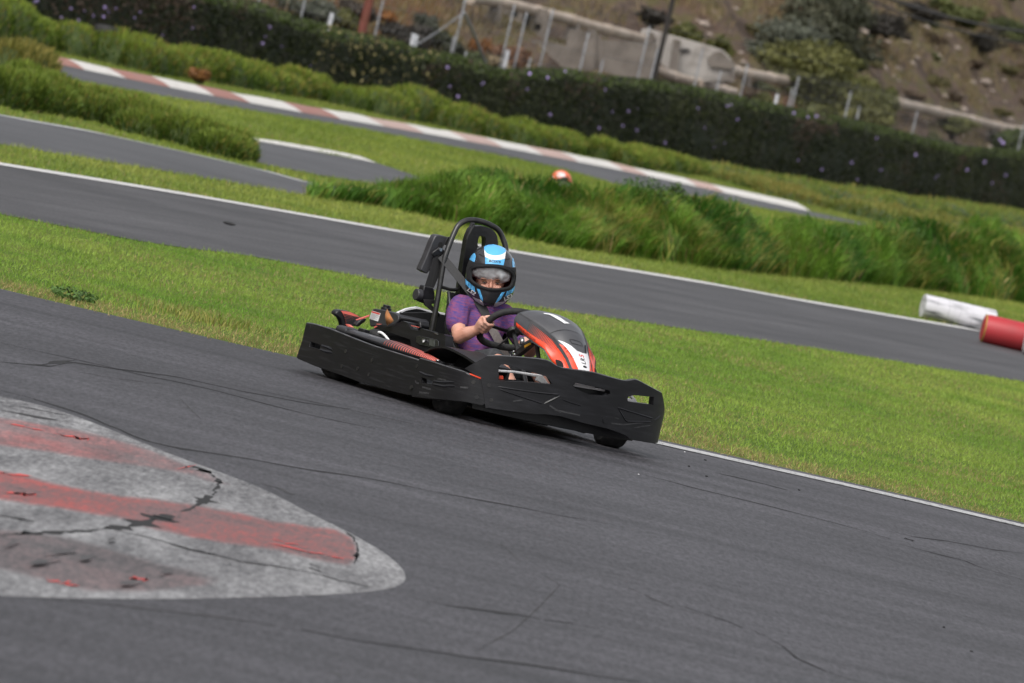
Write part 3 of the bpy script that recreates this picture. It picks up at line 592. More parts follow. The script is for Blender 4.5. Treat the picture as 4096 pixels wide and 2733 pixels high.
# rows of rounded grass clumps
def mound_row(name, L, sp, rad, hts, n, c1, c2, blade=.16, depth=.5, rows=2, w=.014, yel=.25):
    P = resample(L, max(2, int(sum((Vector(b[:2]) - Vector(a[:2])).length for a, b in zip(L, L[1:])) / sp))); C = []; m = len(P)
    for i, q in enumerate(P):
        hh = np.interp(i / max(1, m - 1), np.linspace(0, 1, len(hts)), hts)
        for k in range(rows): C.append((q.x + random.uniform(-.2, .2) * rad, q.y + depth * (.6 + 1.3 * k) + random.uniform(-.3, .3), hh * random.uniform(.68, 1.2) * (1 if k == 0 else .95), rad * random.uniform(.8, 1.25)))
    C = np.array(C); idx = RNG.integers(0, len(C), n); c = C[idx]
    v = RNG.normal(0, 1, (n, 3)); v /= np.linalg.norm(v, axis=1, keepdims=True); v[:, 2] = np.abs(v[:, 2]); 
    X = c[:, 0] + v[:, 0] * c[:, 3] * .92; Y = c[:, 1] + v[:, 1] * c[:, 3] * 1.3; Z = v[:, 2] ** .75 * c[:, 2] * .86 - .03
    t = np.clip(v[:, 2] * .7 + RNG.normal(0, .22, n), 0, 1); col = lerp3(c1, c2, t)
    y = RNG.random(n) < yel * np.clip(fbm(X, Y * .3, .8) * 1.8 - .3, 0, 1.6); col = np.where(y[:, None], np.array([[.30, .24, .06]]), col) * RNG.uniform(.65, 1.3, (n, 1))
    ld = np.arctan2(v[:, 1], v[:, 0]) + RNG.normal(0, .5, n); lean = np.clip(1.15 - v[:, 2] * .9 + RNG.normal(0, .15, n), .1, 1.3)
    o = blades(name, X, Y, Z, blade * RNG.uniform(.5, 1.15, n), w * RNG.uniform(.7, 1.3, n), lean, col, GRASS, 2, None, ld); tag(o, kind='stuff')
    b = MB()
    for q in C: b.ell((q[0], q[1], 0), (q[3] * .9, q[3] * 1.25, q[2] * .85), 10, 6)
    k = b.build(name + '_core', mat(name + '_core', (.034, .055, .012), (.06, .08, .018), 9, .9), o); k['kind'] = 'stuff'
B_ = [(-6.288,84.92),(-5.876,85.128),(-5.654,87.393),(-5.397,88.68),(-4.869,88.165),(-4.215,87.003),(-3.849,86.5),(-3.572,85.961)]
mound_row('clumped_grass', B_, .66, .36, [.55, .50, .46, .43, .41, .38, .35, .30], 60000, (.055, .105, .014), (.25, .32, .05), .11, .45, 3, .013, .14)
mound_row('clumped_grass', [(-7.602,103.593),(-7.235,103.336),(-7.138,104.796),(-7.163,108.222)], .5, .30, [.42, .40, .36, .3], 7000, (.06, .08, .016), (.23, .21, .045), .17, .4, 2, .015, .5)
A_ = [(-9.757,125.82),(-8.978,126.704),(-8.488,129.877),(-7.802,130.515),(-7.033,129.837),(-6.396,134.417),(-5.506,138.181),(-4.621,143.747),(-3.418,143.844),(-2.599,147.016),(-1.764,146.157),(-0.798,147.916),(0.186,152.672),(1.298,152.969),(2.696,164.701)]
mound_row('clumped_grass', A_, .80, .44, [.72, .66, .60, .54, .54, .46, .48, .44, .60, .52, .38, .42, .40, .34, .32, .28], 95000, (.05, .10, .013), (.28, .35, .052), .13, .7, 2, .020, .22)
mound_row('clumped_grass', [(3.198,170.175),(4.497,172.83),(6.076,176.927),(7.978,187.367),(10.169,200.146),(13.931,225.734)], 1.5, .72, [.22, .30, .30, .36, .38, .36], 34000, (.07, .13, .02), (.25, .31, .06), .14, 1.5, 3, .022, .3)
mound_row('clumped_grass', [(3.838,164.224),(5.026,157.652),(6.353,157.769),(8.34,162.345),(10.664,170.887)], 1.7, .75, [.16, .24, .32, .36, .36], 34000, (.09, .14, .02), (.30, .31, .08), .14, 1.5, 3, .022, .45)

# the dark hedge with lavender flowers
def hedge():
    root = empty('hedge', (0, 170, 0)); tag(root, 'long dark green hedge dotted with lavender flowers behind the far track', 'hedge')
    top = [(-30, 1.6), (-16, 1.5), (-9.5, 1.5)] + [(q[0], q[2]) for q in [(-6.18,152.2,1.37),(-5.71,153.91,1.29),(-5.32,155.27,1.25),(-4.52,158.03,1.2),(-3.72,160.7,1.25),(-3.19,162.38,1.15),(-2.52,164.74,1.21),(-1.97,166.46,1.16),(-1.51,168.06,1.11),(-0.82,170.5,1.29),(-0.18,172.83,1.41),(0.78,176.32,1.47),(1.77,179.88,1.59),(2.39,182.2,1.63),(3.04,184.55,1.66),(4.52,190.54,1.66),(6.1,197.21,1.69),(7.73,205.75,1.72),(8.66,211.42,1.7),(9.64,217.42,1.66),(11,225.39,1.65),(13.71,241.05,1.92)]] + [(18, 2.1), (28, 2.2)]
    tx, tz = [q[0] for q in top], [q[1] for q in top]
    H = lambda x: float(np.interp(x, tx, tz))
    xs_ = [-22 + i * .2 for i in range(241)]; secs = []
    th = 1.7
    for x in xs_:
        y = hy(x); h = H(x) - .06; b = lambda k: .14 * noise.noise((x * 1.1, k, 2)) + .07 * noise.noise((x * 3.7, k, 5))
        secs.append([(x, y - 170 + b(0) * 2, -.02), (x, y - 170 - .3 + b(1) * 2, h * .35), (x, y - 170 - .2 + b(2) * 2, h * .75), (x, y - 170 + .15, h + b(3) * .5), (x, y - 170 + th * .5, h + .03 + b(4) * .5), (x, y - 170 + th, h * .9), (x, y - 170 + th + .1, -.02)])
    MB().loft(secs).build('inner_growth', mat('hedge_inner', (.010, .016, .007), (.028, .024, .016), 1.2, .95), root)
    n = 62000; x = RNG.uniform(-13, 21, n); k = RNG.random(n)
    hyv = np.array([hy(q) for q in x]); hv = np.interp(x, tx, tz)
    ztop = k < .2; z = np.where(ztop, hv + RNG.uniform(-.03, .07, n), hv * RNG.random(n) ** .9)
    y = np.where(ztop, hyv + RNG.uniform(-.2, th, n), hyv - .3 + RNG.normal(0, .16, n)) - 170
    col = lerp3((.013, .019, .007), (.046, .054, .018), np.clip(RNG.random(n) * .8 + (fbm(x, z * 2, .8) - .5) * 1.2, 0, 1))
    br = np.clip((fbm(x * .8 + 11, z * .6 + 40, .7) - .42) / .16, 0, 1) * np.clip(z / np.maximum(hv, .1) * 1.2, .2, 1); br = RNG.random(n) < br * .85
    col = np.where(br[:, None], np.array([[.072, .050, .036]]), col)
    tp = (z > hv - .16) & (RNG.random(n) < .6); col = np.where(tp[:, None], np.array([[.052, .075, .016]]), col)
    yl = (RNG.random(n) < .10) & (np.abs(x + 3.9) < 1.1) & (z > .15); col = np.where(yl[:, None], np.array([[.34, .29, .13]]), col)
    Nn = np.where(ztop[:, None], np.array([[0, -.3, 1.]]), np.array([[.25, -1., .25]])) + RNG.normal(0, .55, (n, 3))
    leaves('foliage', np.stack([x, y, z], 1), Nn, RNG.uniform(.025, .065, n), col * RNG.uniform(.7, 1.35, (n, 1)), LEAF, root)
    # flowers
    fm, n_, l_, b_ = nodes('lavender_petal'); b_.inputs['Base Color'].default_value = (.42, .32, .66, 1); b_.inputs['Roughness'].default_value = .7
    V = [(0, -.012, 0)]; F = []
    for i in range(15):
        a = 2 * math.pi * i / 15; rr = .045 + (.012 if i % 3 == 1 else -.006); V.append((rr * math.cos(a), .0, rr * math.sin(a)))
    F = [(0, i + 1, (i + 1) % 15 + 1) for i in range(15)]
    proto = None
    pts = [(-9.46,139.6,0.61),(-9.43,139.72,0.63),(-8.94,141.51,0.62),(-8.75,142.31,0.63),(-8.47,143.34,0.76),(-8.3,143.91,0.78),(-8.41,143.57,0.69),(-8.45,143.34,0.59),(-8.6,142.88,0.57),(-8.8,142.08,0.44),(-9.05,141.18,0.43),(-7.94,145.3,0.81),(-8,145.07,0.68),(-7.52,146.7,0.47),(-7.14,148.11,1.1),(-7.1,148.35,0.72),(-6.17,151.71,0.82),(-5.92,152.68,0.83),(-5.93,152.56,0.7),(-5.88,152.81,1.02)] + [(-5.88,152.81,1.02),(-5.61,153.79,0.71),(-5.06,155.64,0.46),(-2.57,163.95,0.98),(-2.45,164.34,0.61),(-2.58,163.95,0.33),(-2.24,165,0.44),(-1.84,166.46,0.77),(-1.81,166.46,0.82),(-0.93,169.55,1.21),(-0.55,170.91,1.21),(-0.91,169.68,0.88)] + [(-0.91,169.68,0.88),(-0.32,171.73,0.44),(-0.21,172.14,1.42),(0.72,175.62,1.22),(0.79,175.76,0.37),(1.35,177.88,0.86),(1.54,178.59,0.95),(1.3,177.6,0.52),(1.64,178.88,0.49),(2.35,181.47,0.33),(2.07,180.46,0.16),(2.93,183.52,1.25),(3.63,186.32,1.44),(3.7,186.62,1.48),(3.96,187.67,1.19),(3.19,184.4,0.85),(3.47,185.73,0.57),(3.56,186.03,0.43),(3.77,186.92,0.59),(5.38,193.62,1.62),(5.78,195.33,0.52),(0.98,176.46,0.77)] + [(5.78,195.33,1.6),(6.01,196.27,1.66),(5.78,195.33,0.52),(6.49,198.16,0.41),(7.34,202.81,0.72),(7.96,206.57,1.45),(8.34,208.9,0.67),(7.66,204.76,0.31),(9.43,215.69,1.23),(10.35,221.1,0.7),(10.41,221.46,0.77),(11.47,227.56,1.1),(12.61,234.21,0.86),(13.1,237.03,1.17),(12.52,233.64,2.15),(12.68,234.58,2.08),(12.09,231.23,1.42)]
    for i, (x_, y_, z_) in enumerate(pts):
        if proto is None: o = obj('flower', V, F, fm, root); proto = o
        else: o = proto.copy(); link(o, root)
        s = random.uniform(.45, .85) * y_ / 165; o.location = (x_, y_ - 170, z_); o.scale = (s, s, s); o.rotation_euler = (random.uniform(-.4, .4), random.random() * 6, random.uniform(-.5, .5))
    return root
hedge()

# ---------------------------------------------------------------- beyond the hedge
GAL = mat('galvanised_post', (.25, .26, .275), (.18, .18, .19), 12, .55); PVC = mat('white_post', (.40, .41, .43), rough=.5)
CONC = mat('weathered_concrete', (.175, .15, .128), (.105, .088, .074), 2.2, .9, bump=.3, bscale=8); CONCW = mat('whitewashed_concrete', (.35, .325, .30), (.15, .128, .11), 1.4, .9, lo=.5, hi=.66, bump=.3, bscale=8)
PIPE = mat('pale_pipe', (.44, .365, .30), (.32, .255, .20), .9, .7, detail=6); RUST = mat('rust_pole', (.20, .06, .05), (.12, .040, .022), 3, .85); DARKP = mat('dark_pole', (.022, .018, .017), (.032, .026, .024), 3, .8)
WIRE = mat('fence_wire', (.16, .16, .17), rough=.6); CABLE = mat('black_cable', (.012, .012, .013), rough=.7)
def fence():
    root = empty('wire_fence', (0, 170, 0)); tag(root, 'tall wire fence on thin grey posts standing behind the hedge', 'fence')
    bot = [(-6.23,153.66,1.4),(-5.46,156.39,1.31),(-4.09,160.96,1.27),(-2.56,166.06,1.74),(-2.6,165.93,1.13),(-2.31,166.99,1.13),(-1.57,169.41,1.78),(-1.29,170.36,1.28),(-0.77,172.28,1.97),(-1,171.46,1.36),(0.09,175.48,1.46),(0.54,177.03,1.59),(1.4,180.17,1.71),(1.7,181.18,1.53)] + [(2.75,184.99,1.6),(3.31,187.07,1.83),(3.94,189.78,1.69),(5.26,195.33,1.74),(5.35,195.64,1.78),(6.89,202.16,1.81),(7.28,204.6,1.81),(9.26,216.73,2.05),(13.56,241.82,1.98)]
    top = [(-6.22,153.66,1.59),(-5.46,156.52,1.7),(-4.1,161.09,2.02),(-2.53,166.19,2.44),(-2.68,165.79,1.63),(-2.34,166.86,1.38),(-1.46,169.82,2.57),(-1.31,170.36,2.46),(-0.75,172.42,2.68),(-1,171.46,1.54),(0.1,175.48,2.34),(0.52,177.03,1.85),(1.27,179.74,2.81),(1.61,180.89,2.36)] + [(2.65,184.69,2.61),(3.3,187.07,2.2),(3.94,189.78,2.52),(5.28,195.33,2.21),(5.41,195.8,2.53),(6.91,202.32,2.47),(7.39,205.25,2.14),(9.28,216.9,2.38),(13.54,241.63,2.8)]
    tops = []
    for (bx, by, bz), (qx, qy, qz) in zip(bot, top):
        MB().tube([(bx, by - 170, 0), (bx, by - 170, qz)], .021, 6).build('post', GAL, root); tops.append((bx, by - 170, qz))
    for (bx, by, bz), (qx, qy, qz) in zip([(-4.94,158.15,1.19),(-3.38,163.29,1.12),(-1.49,169.55,1.08),(-3.32,163.42,1.33)] + [(4.89,193.62,1.72)], [(-5.01,157.9,1.54),(-3.5,162.9,1.5),(-1.64,169.14,1.59),(-3.37,163.29,1.48)] + [(4.88,193.62,1.98)]):
        MB().tube([(bx, by - 170, 0), (bx, by - 170, qz)], .042, 8).build('stub_post', PVC, root)
    a = [(-2.53,166.32,2.15),(-3.3,163.82,1.27),(-1.79,168.74,1.08),(-2.21,167.39,1.72)]; v = [Vector((q[0], q[1] - 170, q[2])) for q in a]
    MB().tube([v[0], v[0].lerp(v[1], .5) + Vector((0, 0, -.03)), v[1]], .018, 6).build('brace', GAL, root); MB().tube([v[0], v[3], v[2]], .034, 6).build('brace', GAL, root)
    tops.sort()
    for zz in (.45, .9, 1.35, 1.8):
        xs_ = [-14 + i * .5 for i in range(70)]
        MB().tube([(x, hy(x) + 1.6 - 170, zz + 1.0 + max(0, x) * .03) for x in xs_], .006, 4).build('wire', WIRE, root)
    # chain-link mesh as fine diagonal wires
    b = MB(); x = -8.0
    while x < 18:
        for s in (-1, 1):
            x1 = x + .5 * s; b.tube([(x, hy(x) + 1.58 - 170, 1.0), (x1, hy(x1) + 1.58 - 170, 2.5 + max(0, x) * .03)], .0028, 3)
        x += .11
    o = b.build('wire_mesh', WIRE, root); o['kind'] = 'stuff'
fence()
def pole(name, b, t, rad, m, label, cat, h):
    d = Vector((b[0], b[1], 0)); o = MB().tube([(0, 0, -.3), (0, 0, h)], [rad, rad * .85], 12).build(name, m); o.location = d; tag(o, label, cat); return o
rp = pole('rusty_pole', [(-4.33,159.8,1.18)][0], None, .095, RUST, 'thick rust red steel pole rising behind the hedge', 'pole', 5)
q = [(1.78,181.33,1.56)][0]; up_ = pole('utility_pole', q, None, .062, DARKP, 'tall slim dark pole in front of the whitewashed concrete', 'pole', 9)
for P, lab, rad in (([(9.18,5.74),(11.43,5.7),(13.62,5.67)], 'upper black overhead cable crossing the hillside at top right', .05), ([(9.46,5.4),(11.51,5.33),(13.7,5.32)], 'lower thin overhead cable crossing the hillside at top right', .032)):
    a, c = Vector((P[0][0], 255, P[0][1])), Vector((P[-1][0], 255, P[-1][1])); dd = (c - a)
    pts = [a + dd * t + Vector((0, 0, -.12 * (1 - (2 * t - 1) ** 2))) for t in [i / 10 * 2.2 - .5 for i in range(11)]]
    tag(MB().tube(pts, rad, 5).build('overhead_cable', CABLE), lab, 'cable')

def pipe_run(P, rad, label, sup):
    P = [Vector(q) for q in P]; root = empty('pipeline', P[0]); tag(root, label, 'pipe')
    S = spline([q - P[0] for q in P], 5); MB().tube(S, rad, 12).build('pipe', PIPE, root)
    for k in range(6, len(S), 9): MB().tube([S[k] - (S[k] - S[k - 1]).normalized() * .09, S[k] + (S[k] - S[k - 1]).normalized() * .09], rad * 1.16, 12).build('joint_collar', PIPE, root)
    for k in sup:
        q = P[k] - P[0]; b = MB(); zb = hz(P[k].x, P[k].y) - .2 - P[0].z
        b.loft([[(q.x - .26, q.y - .3, zb), (q.x + .26, q.y - .3, zb), (q.x + .26, q.y + .3, zb), (q.x - .26, q.y + .3, zb)], [(q.x - .13, q.y - .2, q.z - rad * .4), (q.x + .13, q.y - .2, q.z - rad * .4), (q.x + .13, q.y + .2, q.z - rad * .4), (q.x - .13, q.y + .2, q.z - rad * .4)]])
        b.build('concrete_saddle', CONC, root)
pipe_run([(-2.77,186.55,2.52),(-2.18,189.37,2.6),(-1.68,190.79,2.6),(-1.22,192.52,2.59),(-0.75,194.26,2.59),(-0.28,195.72,2.58),(0.21,197.48,2.56),(0.8,199.57,2.56),(1.46,201.97,2.55)], .135, 'pale pipeline sloping down to the whitewashed concrete block', (1, 3, 5))
pipe_run([(3.14,207.5,2.3),(3.65,209.69,2.3),(4.09,211.58,2.31),(4.44,212.85,2.31),(4.8,214.45,2.33),(5.25,216.72,2.35),(5.81,219.33,2.38)], .145, 'short pale pipeline between the whitewashed concrete and the olive bush', (1, 3))
pipe_run([(8.15,231.49,2.47),(8.54,233.93,2.48),(9.08,237.47,2.5),(9.68,241.41,2.52),(10.61,246.9,2.53),(11.57,252.52,2.55),(12.45,257.87,2.56),(13.28,262.55,2.56),(13.92,266.12,2.56),(14.66,270.54,2.58),(15.47,275.45,2.63)], .165, 'pale pipeline on concrete saddles at the right edge of the hillside', (1, 8))
pipe_run([(0.31,196.01,2.04),(0.68,197.19,2.02),(1.13,198.67,2),(1.59,199.87,1.94),(2.01,200.77,1.87),(2.58,202.28,1.81),(3.17,204.11,1.77)] + [(3.1,203.8,1.76),(3.64,205.95,1.76),(4.15,208.12,1.76)], .12, 'lower pipe half hidden by weeds just above the hedge', (2,))

def wall(name, out, y, m, label, thick, holes=(), cat='wall', parts=()):
    z0 = min(q[1] for q in out); x0 = sum(q[0] for q in out) / len(out); root = empty(name, (x0, y, z0)); tag(root, label, cat)
    f = lambda a, b, d: (a - x0, d, b - z0)
    panel('wall_face', out, f, m, root, thick, holes, .6, .0)
    if holes: panel('dark_interior', out, lambda a, b, d: f(a, b, d + thick * .8 + .003), DARKP, root, .05, (), .6, 0)
    for nm, P, d, mm in parts: panel(nm, P, lambda a, b, dd, d=d: (a - x0, d + dd, b - z0), mm, root, .5 + abs(d), (), .6, 0)
    return root
wall('concrete_ruin', [(1.4,2.8),(1.54,2.85),(2.01,2.83),(2.48,2.81),(3.02,2.79),(3.51,2.75),(3.72,2.64),(3.94,2.42),(4,2.03),(3.24,1.86),(2.26,1.76),(1.65,1.88),(1.46,2.47)], 204, CONCW, 'whitewashed crumbling concrete block on the slope behind the dark pole', .9, (), 'concrete block',
     (('buttress', [(2.24,2.75),(2.43,2.74),(2.52,1.96),(2.31,1.94)], -.6, CONC), ('dark_patch', [(1.58,2.78),(1.72,2.77),(1.81,2.66),(1.7,2.5),(1.6,2.54)], -.12, CONC), ('dark_patch', [(3.32,2.64),(3.5,2.72),(3.89,2.48),(3.86,2.33),(3.31,2.27),(3.2,2.45)], -.12, CONC), ('niche', [(2.46,2.52),(2.62,2.58),(2.74,2.56),(2.66,2.48),(2.51,2.46)], -.06, DARKP)))
def sq(P, s=.085): return [[(x - s, z - s), (x + s, z - s), (x + s, z + s), (x - s, z + s)] for x, z in P]
wall('block_wall', [(-4.68,2.16),(-3.54,2.43),(-0.96,2.7),(-0.85,2),(-1.5,1.8),(-2.16,1.76),(-2.77,1.76),(-3.38,1.73),(-3.63,1.7),(-4.59,1.8)], 192, CONC, 'grey hollow block ruin with rows of square holes above the hedge', .5, sq([(-4.04,2.17),(-3.27,2.1),(-3.35,1.85),(-3.22,2.31),(-2.85,2.02),(-2.25,2.02),(-1.88,2.01),(-1.35,2.05),(-1.13,2.23),(-1.41,2.22),(-2.11,2.38),(-1.74,2.42),(-1.43,2.4),(-2.51,1.87),(-2.48,2.13)]),
     parts=[('block_column', P, -.3, CONC) for P in ([(-2.63,2.43),(-2.38,2.44),(-2.36,1.74),(-2.57,1.75)], [(-3.71,2.34),(-3.52,2.36),(-3.48,1.71),(-3.62,1.71)], [(-4.64,2.17),(-4.49,2.2),(-4.47,1.78),(-4.59,1.79)], [(-2.22,2.55),(-2.09,2.55),(-2.05,1.72),(-2.17,1.73)])])
wall('retaining_wall', [(-1.19,1.9),(-0.78,1.96),(-0.36,1.95),(-0.38,2.36),(0.19,2.4),(0.39,2.35),(0.61,1.61),(-0.45,1.36),(-0.96,1.34)], 190, CONC, 'plain grey brown retaining wall below the pipeline', .5, (), 'wall', (('pillar', [(0.05,2.46),(0.26,2.47),(0.44,1.53),(0.2,1.47)], -.25, CONC),))
wall('low_wall', [(0.28,2.26),(1.74,2.51),(1.9,2.19),(1.94,1.63),(1.36,1.49),(0.63,1.56)], 193, CONC, 'long tan wall half hidden between the two pipes', .4)

# bushes, trees and rocks on the bank
BARK = mat('bark', (.06, .045, .032), (.035, .027, .02), 8, .95)
def bush(c, rx, ry, n, c1, c2, label, cat='bush', leaf=.055, name='bush', trunk=True, dense=.45, base=None, group=None):
    x, y, z = c; s = y / 32000; rx, rz = rx * s, ry * s; zb = hz(x, y) if base is None else base
    root = empty(name, (x, y, zb)); tag(root, label, cat, group); cz = z - zb
    n = int(n * 1.9); leaf = leaf * 1.15; k = max(8, int(14 + rx * 7)); lob = []
    for i in range(k):
        v = Vector((random.gauss(0, 1), random.gauss(0, 1), random.gauss(0, 1))).normalized() * random.uniform(.2, .88); lob.append((v.x * rx, v.y * rx, cz + v.z * rz, random.uniform(.3, .5)))
    lob = np.array(lob); idx = RNG.integers(0, k, n); v = RNG.normal(0, 1, (n, 3)); v /= np.linalg.norm(v, axis=1, keepdims=True); rr = RNG.uniform(dense, 1.05, n)[:, None]
    L = lob[idx]; P = L[:, :3] + v * rr * L[:, 3:4] * np.array([[rx, rx, rz]]); P[:, 2] = np.maximum(P[:, 2], .05 + RNG.uniform(0, .15, n))
    t = np.clip(.15 + .5 * RNG.random(n) + (RNG.random(k)[idx] - .5) * .7, 0, 1)
    leaves('foliage', P, v + RNG.normal(0, .5, (n, 3)) + np.array([0, 0, .4]), leaf * RNG.uniform(.6, 1.35, n), lerp3(c1, c2, t) * RNG.uniform(.75, 1.25, (n, 1)), LEAF, root)
    if trunk:
        b = MB(); b.tube([(0, 0, -.3), (.05, 0, cz * .4), (0, .05, cz * .8)], [.09 * max(1, rx), .07 * max(1, rx), .03], 7)
        for i in range(min(k, 9)): b.tube([(0, 0, cz * .25), tuple(lob[i, :3] * np.array([.5, .5, .6])), tuple(lob[i, :3])], [.05 * max(1, rx) * .7, .03, .012], 5)
        b.build('trunk', BARK, root)
OL1, OL2 = (.070, .078, .020), (.185, .18, .058); GG1, GG2 = (.055, .062, .042), (.15, .16, .12); DK1, DK2 = (.03, .027, .022), (.075, .066, .056); OR1, OR2 = (.20, .085, .025), (.33, .15, .05)
def bushes(pts, specs, g=1):
    for c, sp in zip(pts, specs): bush(c, sp[0] * g, sp[1] * g, *sp[2:])
bushes([(6.58,219.66,2.19),(8.18,230.8,2.4),(9.37,239.97,2.64),(5.86,222.64,2.93),(6.9,235.69,4),(3.67,212.53,2.8),(2.59,209.37,2.91),(4.87,208.12,1.66),(8.96,255.18,4.85),(12.96,289.42,6.24),(14.19,290.72,5.51),(15.82,305.46,6.28),(12.04,253.27,2.34),(14.68,265.32,1.97),(10.85,273.8,5.81)],
  ((300, 200, 9000, OL1, OL2, 'broad olive green bush overhanging the fence on the right', 'bush', .07), (150, 125, 3500, OL1, OL2, 'rounded olive bush joined to the right of the broad one', 'bush', .07), (40, 45, 700, (.08, .10, .02), (.19, .19, .05), 'small bright olive shrub sprouting over the pipeline', 'shrub', .06), (270, 150, 7000, GG1, GG2, 'large grey green tree crown behind the broad olive bush', 'tree', .075, 'tree'), (250, 190, 6000, (.05, .055, .035), (.12, .12, .075), 'tall dull green tree crown at the top edge of the hillside', 'tree', .075, 'tree'),
   (70, 62, 1500, OL1, OL2, 'round olive shrub right of the whitewashed concrete', 'shrub', .06), (80, 60, 1500, OL1, OL2, 'olive shrub above the whitewashed concrete', 'shrub', .06), (52, 40, 900, OL1, OL2, 'small olive shrub tucked behind the hedge and fence', 'shrub', .055), (190, 60, 3500, DK1, DK2, 'dark leafless thicket along the top of the hillside', 'thicket', .06), (110, 50, 2000, (.06, .075, .02), (.15, .16, .05), 'green shrub at the top right of the hillside', 'shrub', .07), (90, 80, 1200, DK1, (.09, .08, .065), 'half bare dark shrub below the upper cable', 'shrub', .05), (120, 60, 2200, (.045, .06, .02), (.11, .12, .045), 'dark green shrub at the right edge under the cables', 'shrub', .07), (100, 42, 1800, OL1, OL2, 'low olive scrub growing in front of the right pipeline', 'scrub', .06), (90, 85, 2600, (.04, .06, .014), (.10, .13, .03), 'leafy green bush at the right end of the hedge', 'bush', .065), (140, 40, 1800, DK1, DK2, 'brown thorny thicket at the top edge right of the trees', 'thicket', .055)))
bushes([(-5.8,168.98,1.42),(-5.1,171.02,1.36),(-3.84,174.91,1.35),(-3.52,177.81,1.56),(-2.99,177.81,1.35),(-4.29,176.22,1.68),(-2.28,181.31,1.5),(-1.51,183.5,1.45),(-2.33,178.08,1.14),(-3.28,178.88,1.59),(-4.91,173.86,1.65),(1.63,209.06,3.18),(2.73,205.33,2.21),(-1.8,180.5,1.21)],
  ((90, 45, 1800, GG1, GG2, 'pale grey green shrub left of the rusty pole', 'shrub', .055), (55, 40, 900, OL1, OL2, 'olive shrub directly left of the rusty pole', 'shrub', .05), (85, 45, 1800, DK1, DK2, 'dark brown shrub right of the rusty pole', 'shrub', .05), (60, 50, 1200, GG1, (.10, .10, .07), 'dull green shrub under the slanting brace', 'shrub', .05), (70, 50, 1500, (.03, .035, .02), (.07, .075, .045), 'dark green shrub below the brace apex', 'shrub', .05), (34, 22, 500, OR1, OR2, 'orange brown shrub top beside the rusty pole', 'shrub', .05), (40, 40, 700, OR1, OR2, 'orange flowering shrub right of the brace', 'shrub', .05), (75, 42, 1500, (.13, .065, .035), (.22, .12, .07), 'wide rusty brown shrub at the foot of the block ruin', 'shrub', .055), (48, 36, 800, (.05, .07, .025), (.11, .13, .06), 'small green shrub between the brace legs', 'shrub', .05), (70, 16, 600, (.20, .17, .02), (.33, .26, .04), 'yellow flowering scrub on the bank under the brace', 'scrub', .045), (70, 40, 1100, (.06, .05, .04), (.14, .11, .085), 'dry brown shrub behind the rusty pole', 'shrub', .05), (60, 30, 800, DK1, DK2, 'black burnt scrub above the pipeline', 'scrub', .05), (80, 40, 1500, GG1, GG2, 'grey green weeds in front of the whitewashed concrete', 'weeds', .05), (60, 30, 900, (.16, .12, .07), (.28, .22, .13), 'straw coloured weeds at the hedge top in the middle', 'weeds', .05)), 1.3)
for i in range(70):
    x = random.uniform(4, 19); y = hy(x) + random.uniform(14, 75); k = i % 3
    bush((x, y, hz(x, y) + .25), random.uniform(26, 75), random.uniform(16, 36), 420, ((.07, .065, .025), (.085, .06, .04), (.05, .06, .022))[k], ((.16, .14, .06), (.17, .125, .085), (.13, .135, .055))[k], ('low olive brown scrub on the open hillside', 'dry brown scrub on the open hillside', 'dull green scrub on the open hillside')[k], 'scrub', .05, 'scrub', False, group='scrub dotted over the hillside')
for i in range(30):
    x = random.uniform(9, 20); y = hy(x) + random.uniform(70, 110)
    bush((x, y, hz(x, y) + .3), random.uniform(40, 80), random.uniform(18, 30), 420, (.14, .11, .08), (.30, .24, .18), 'pale dry straw scrub at the top right of the hillside', 'scrub', .05, 'scrub', False, group='pale scrub along the top of the hillside')
ROCK = mat('pale_rock', (.36, .30, .255), (.22, .175, .145), 3, .95, bump=.4, bscale=6)
def rock_mesh(seed):
    bm = bmesh.new(); bmesh.ops.create_icosphere(bm, subdivisions=2, radius=1)
    for v in bm.verts: v.co *= 1 + .38 * noise.noise(v.co * 1.3 + Vector((seed * 7, 0, 0))); v.co.z *= .62
    me = D.meshes.new('rock'); bm.to_mesh(me); bm.free(); me.materials.append(ROCK); return me
RM = [rock_mesh(i) for i in range(5)]
def rock(c, px, label, group='rocks strewn over the hillside'):
    o = link(D.objects.new('rock', RM[random.randrange(5)])); s = px / 2 * c[1] / 32000; o.location = (c[0], c[1], hz(c[0], c[1]) + s * .1); o.scale = (s, s * 1.2, s); o.rotation_euler = (0, random.uniform(-.2, .2), random.random() * 6); tag(o, label, 'rock', group)
for c, sz in zip([(8.59,253.65,4.46),(9.07,252.52,3.96),(9.35,250.26,3.45),(11.84,271.76,4.3),(10.61,260.98,3.86),(9.99,255.18,3.59),(14.11,282.14,3.98),(15.3,294.23,4.68),(13.94,291.16,5.24),(16.1,305.46,5.56),(10.4,272.17,5.44),(15.12,279.19,2.9),(12.82,265.72,2.85),(13.57,270.95,2.96),(10.7,255.18,3.07),(4.39,217.69,2.58),(3.32,217.37,3.07),(3.11,218.35,3.34),(11.42,277.11,5.3),(10.43,265.32,4.55),(12.95,282.98,4.95),(11.98,283.41,5.72)], (44, 30, 46, 60, 40, 40, 50, 60, 44, 40, 30, 34, 34, 28, 22, 34, 30, 52, 40, 46, 30, 30)): rock(c, sz, 'pale rough rock lying among dry grass on the hillside')
for (x, y) in [(random.uniform(.5, 17), random.uniform(0, 1)) for _ in range(260)]:
    yy = hy(x) + 12 + y * 70; c = (x, yy, 0); rock(c, random.uniform(10, 26), 'small brown stone on the bare hillside', 'small stones on the hillside')
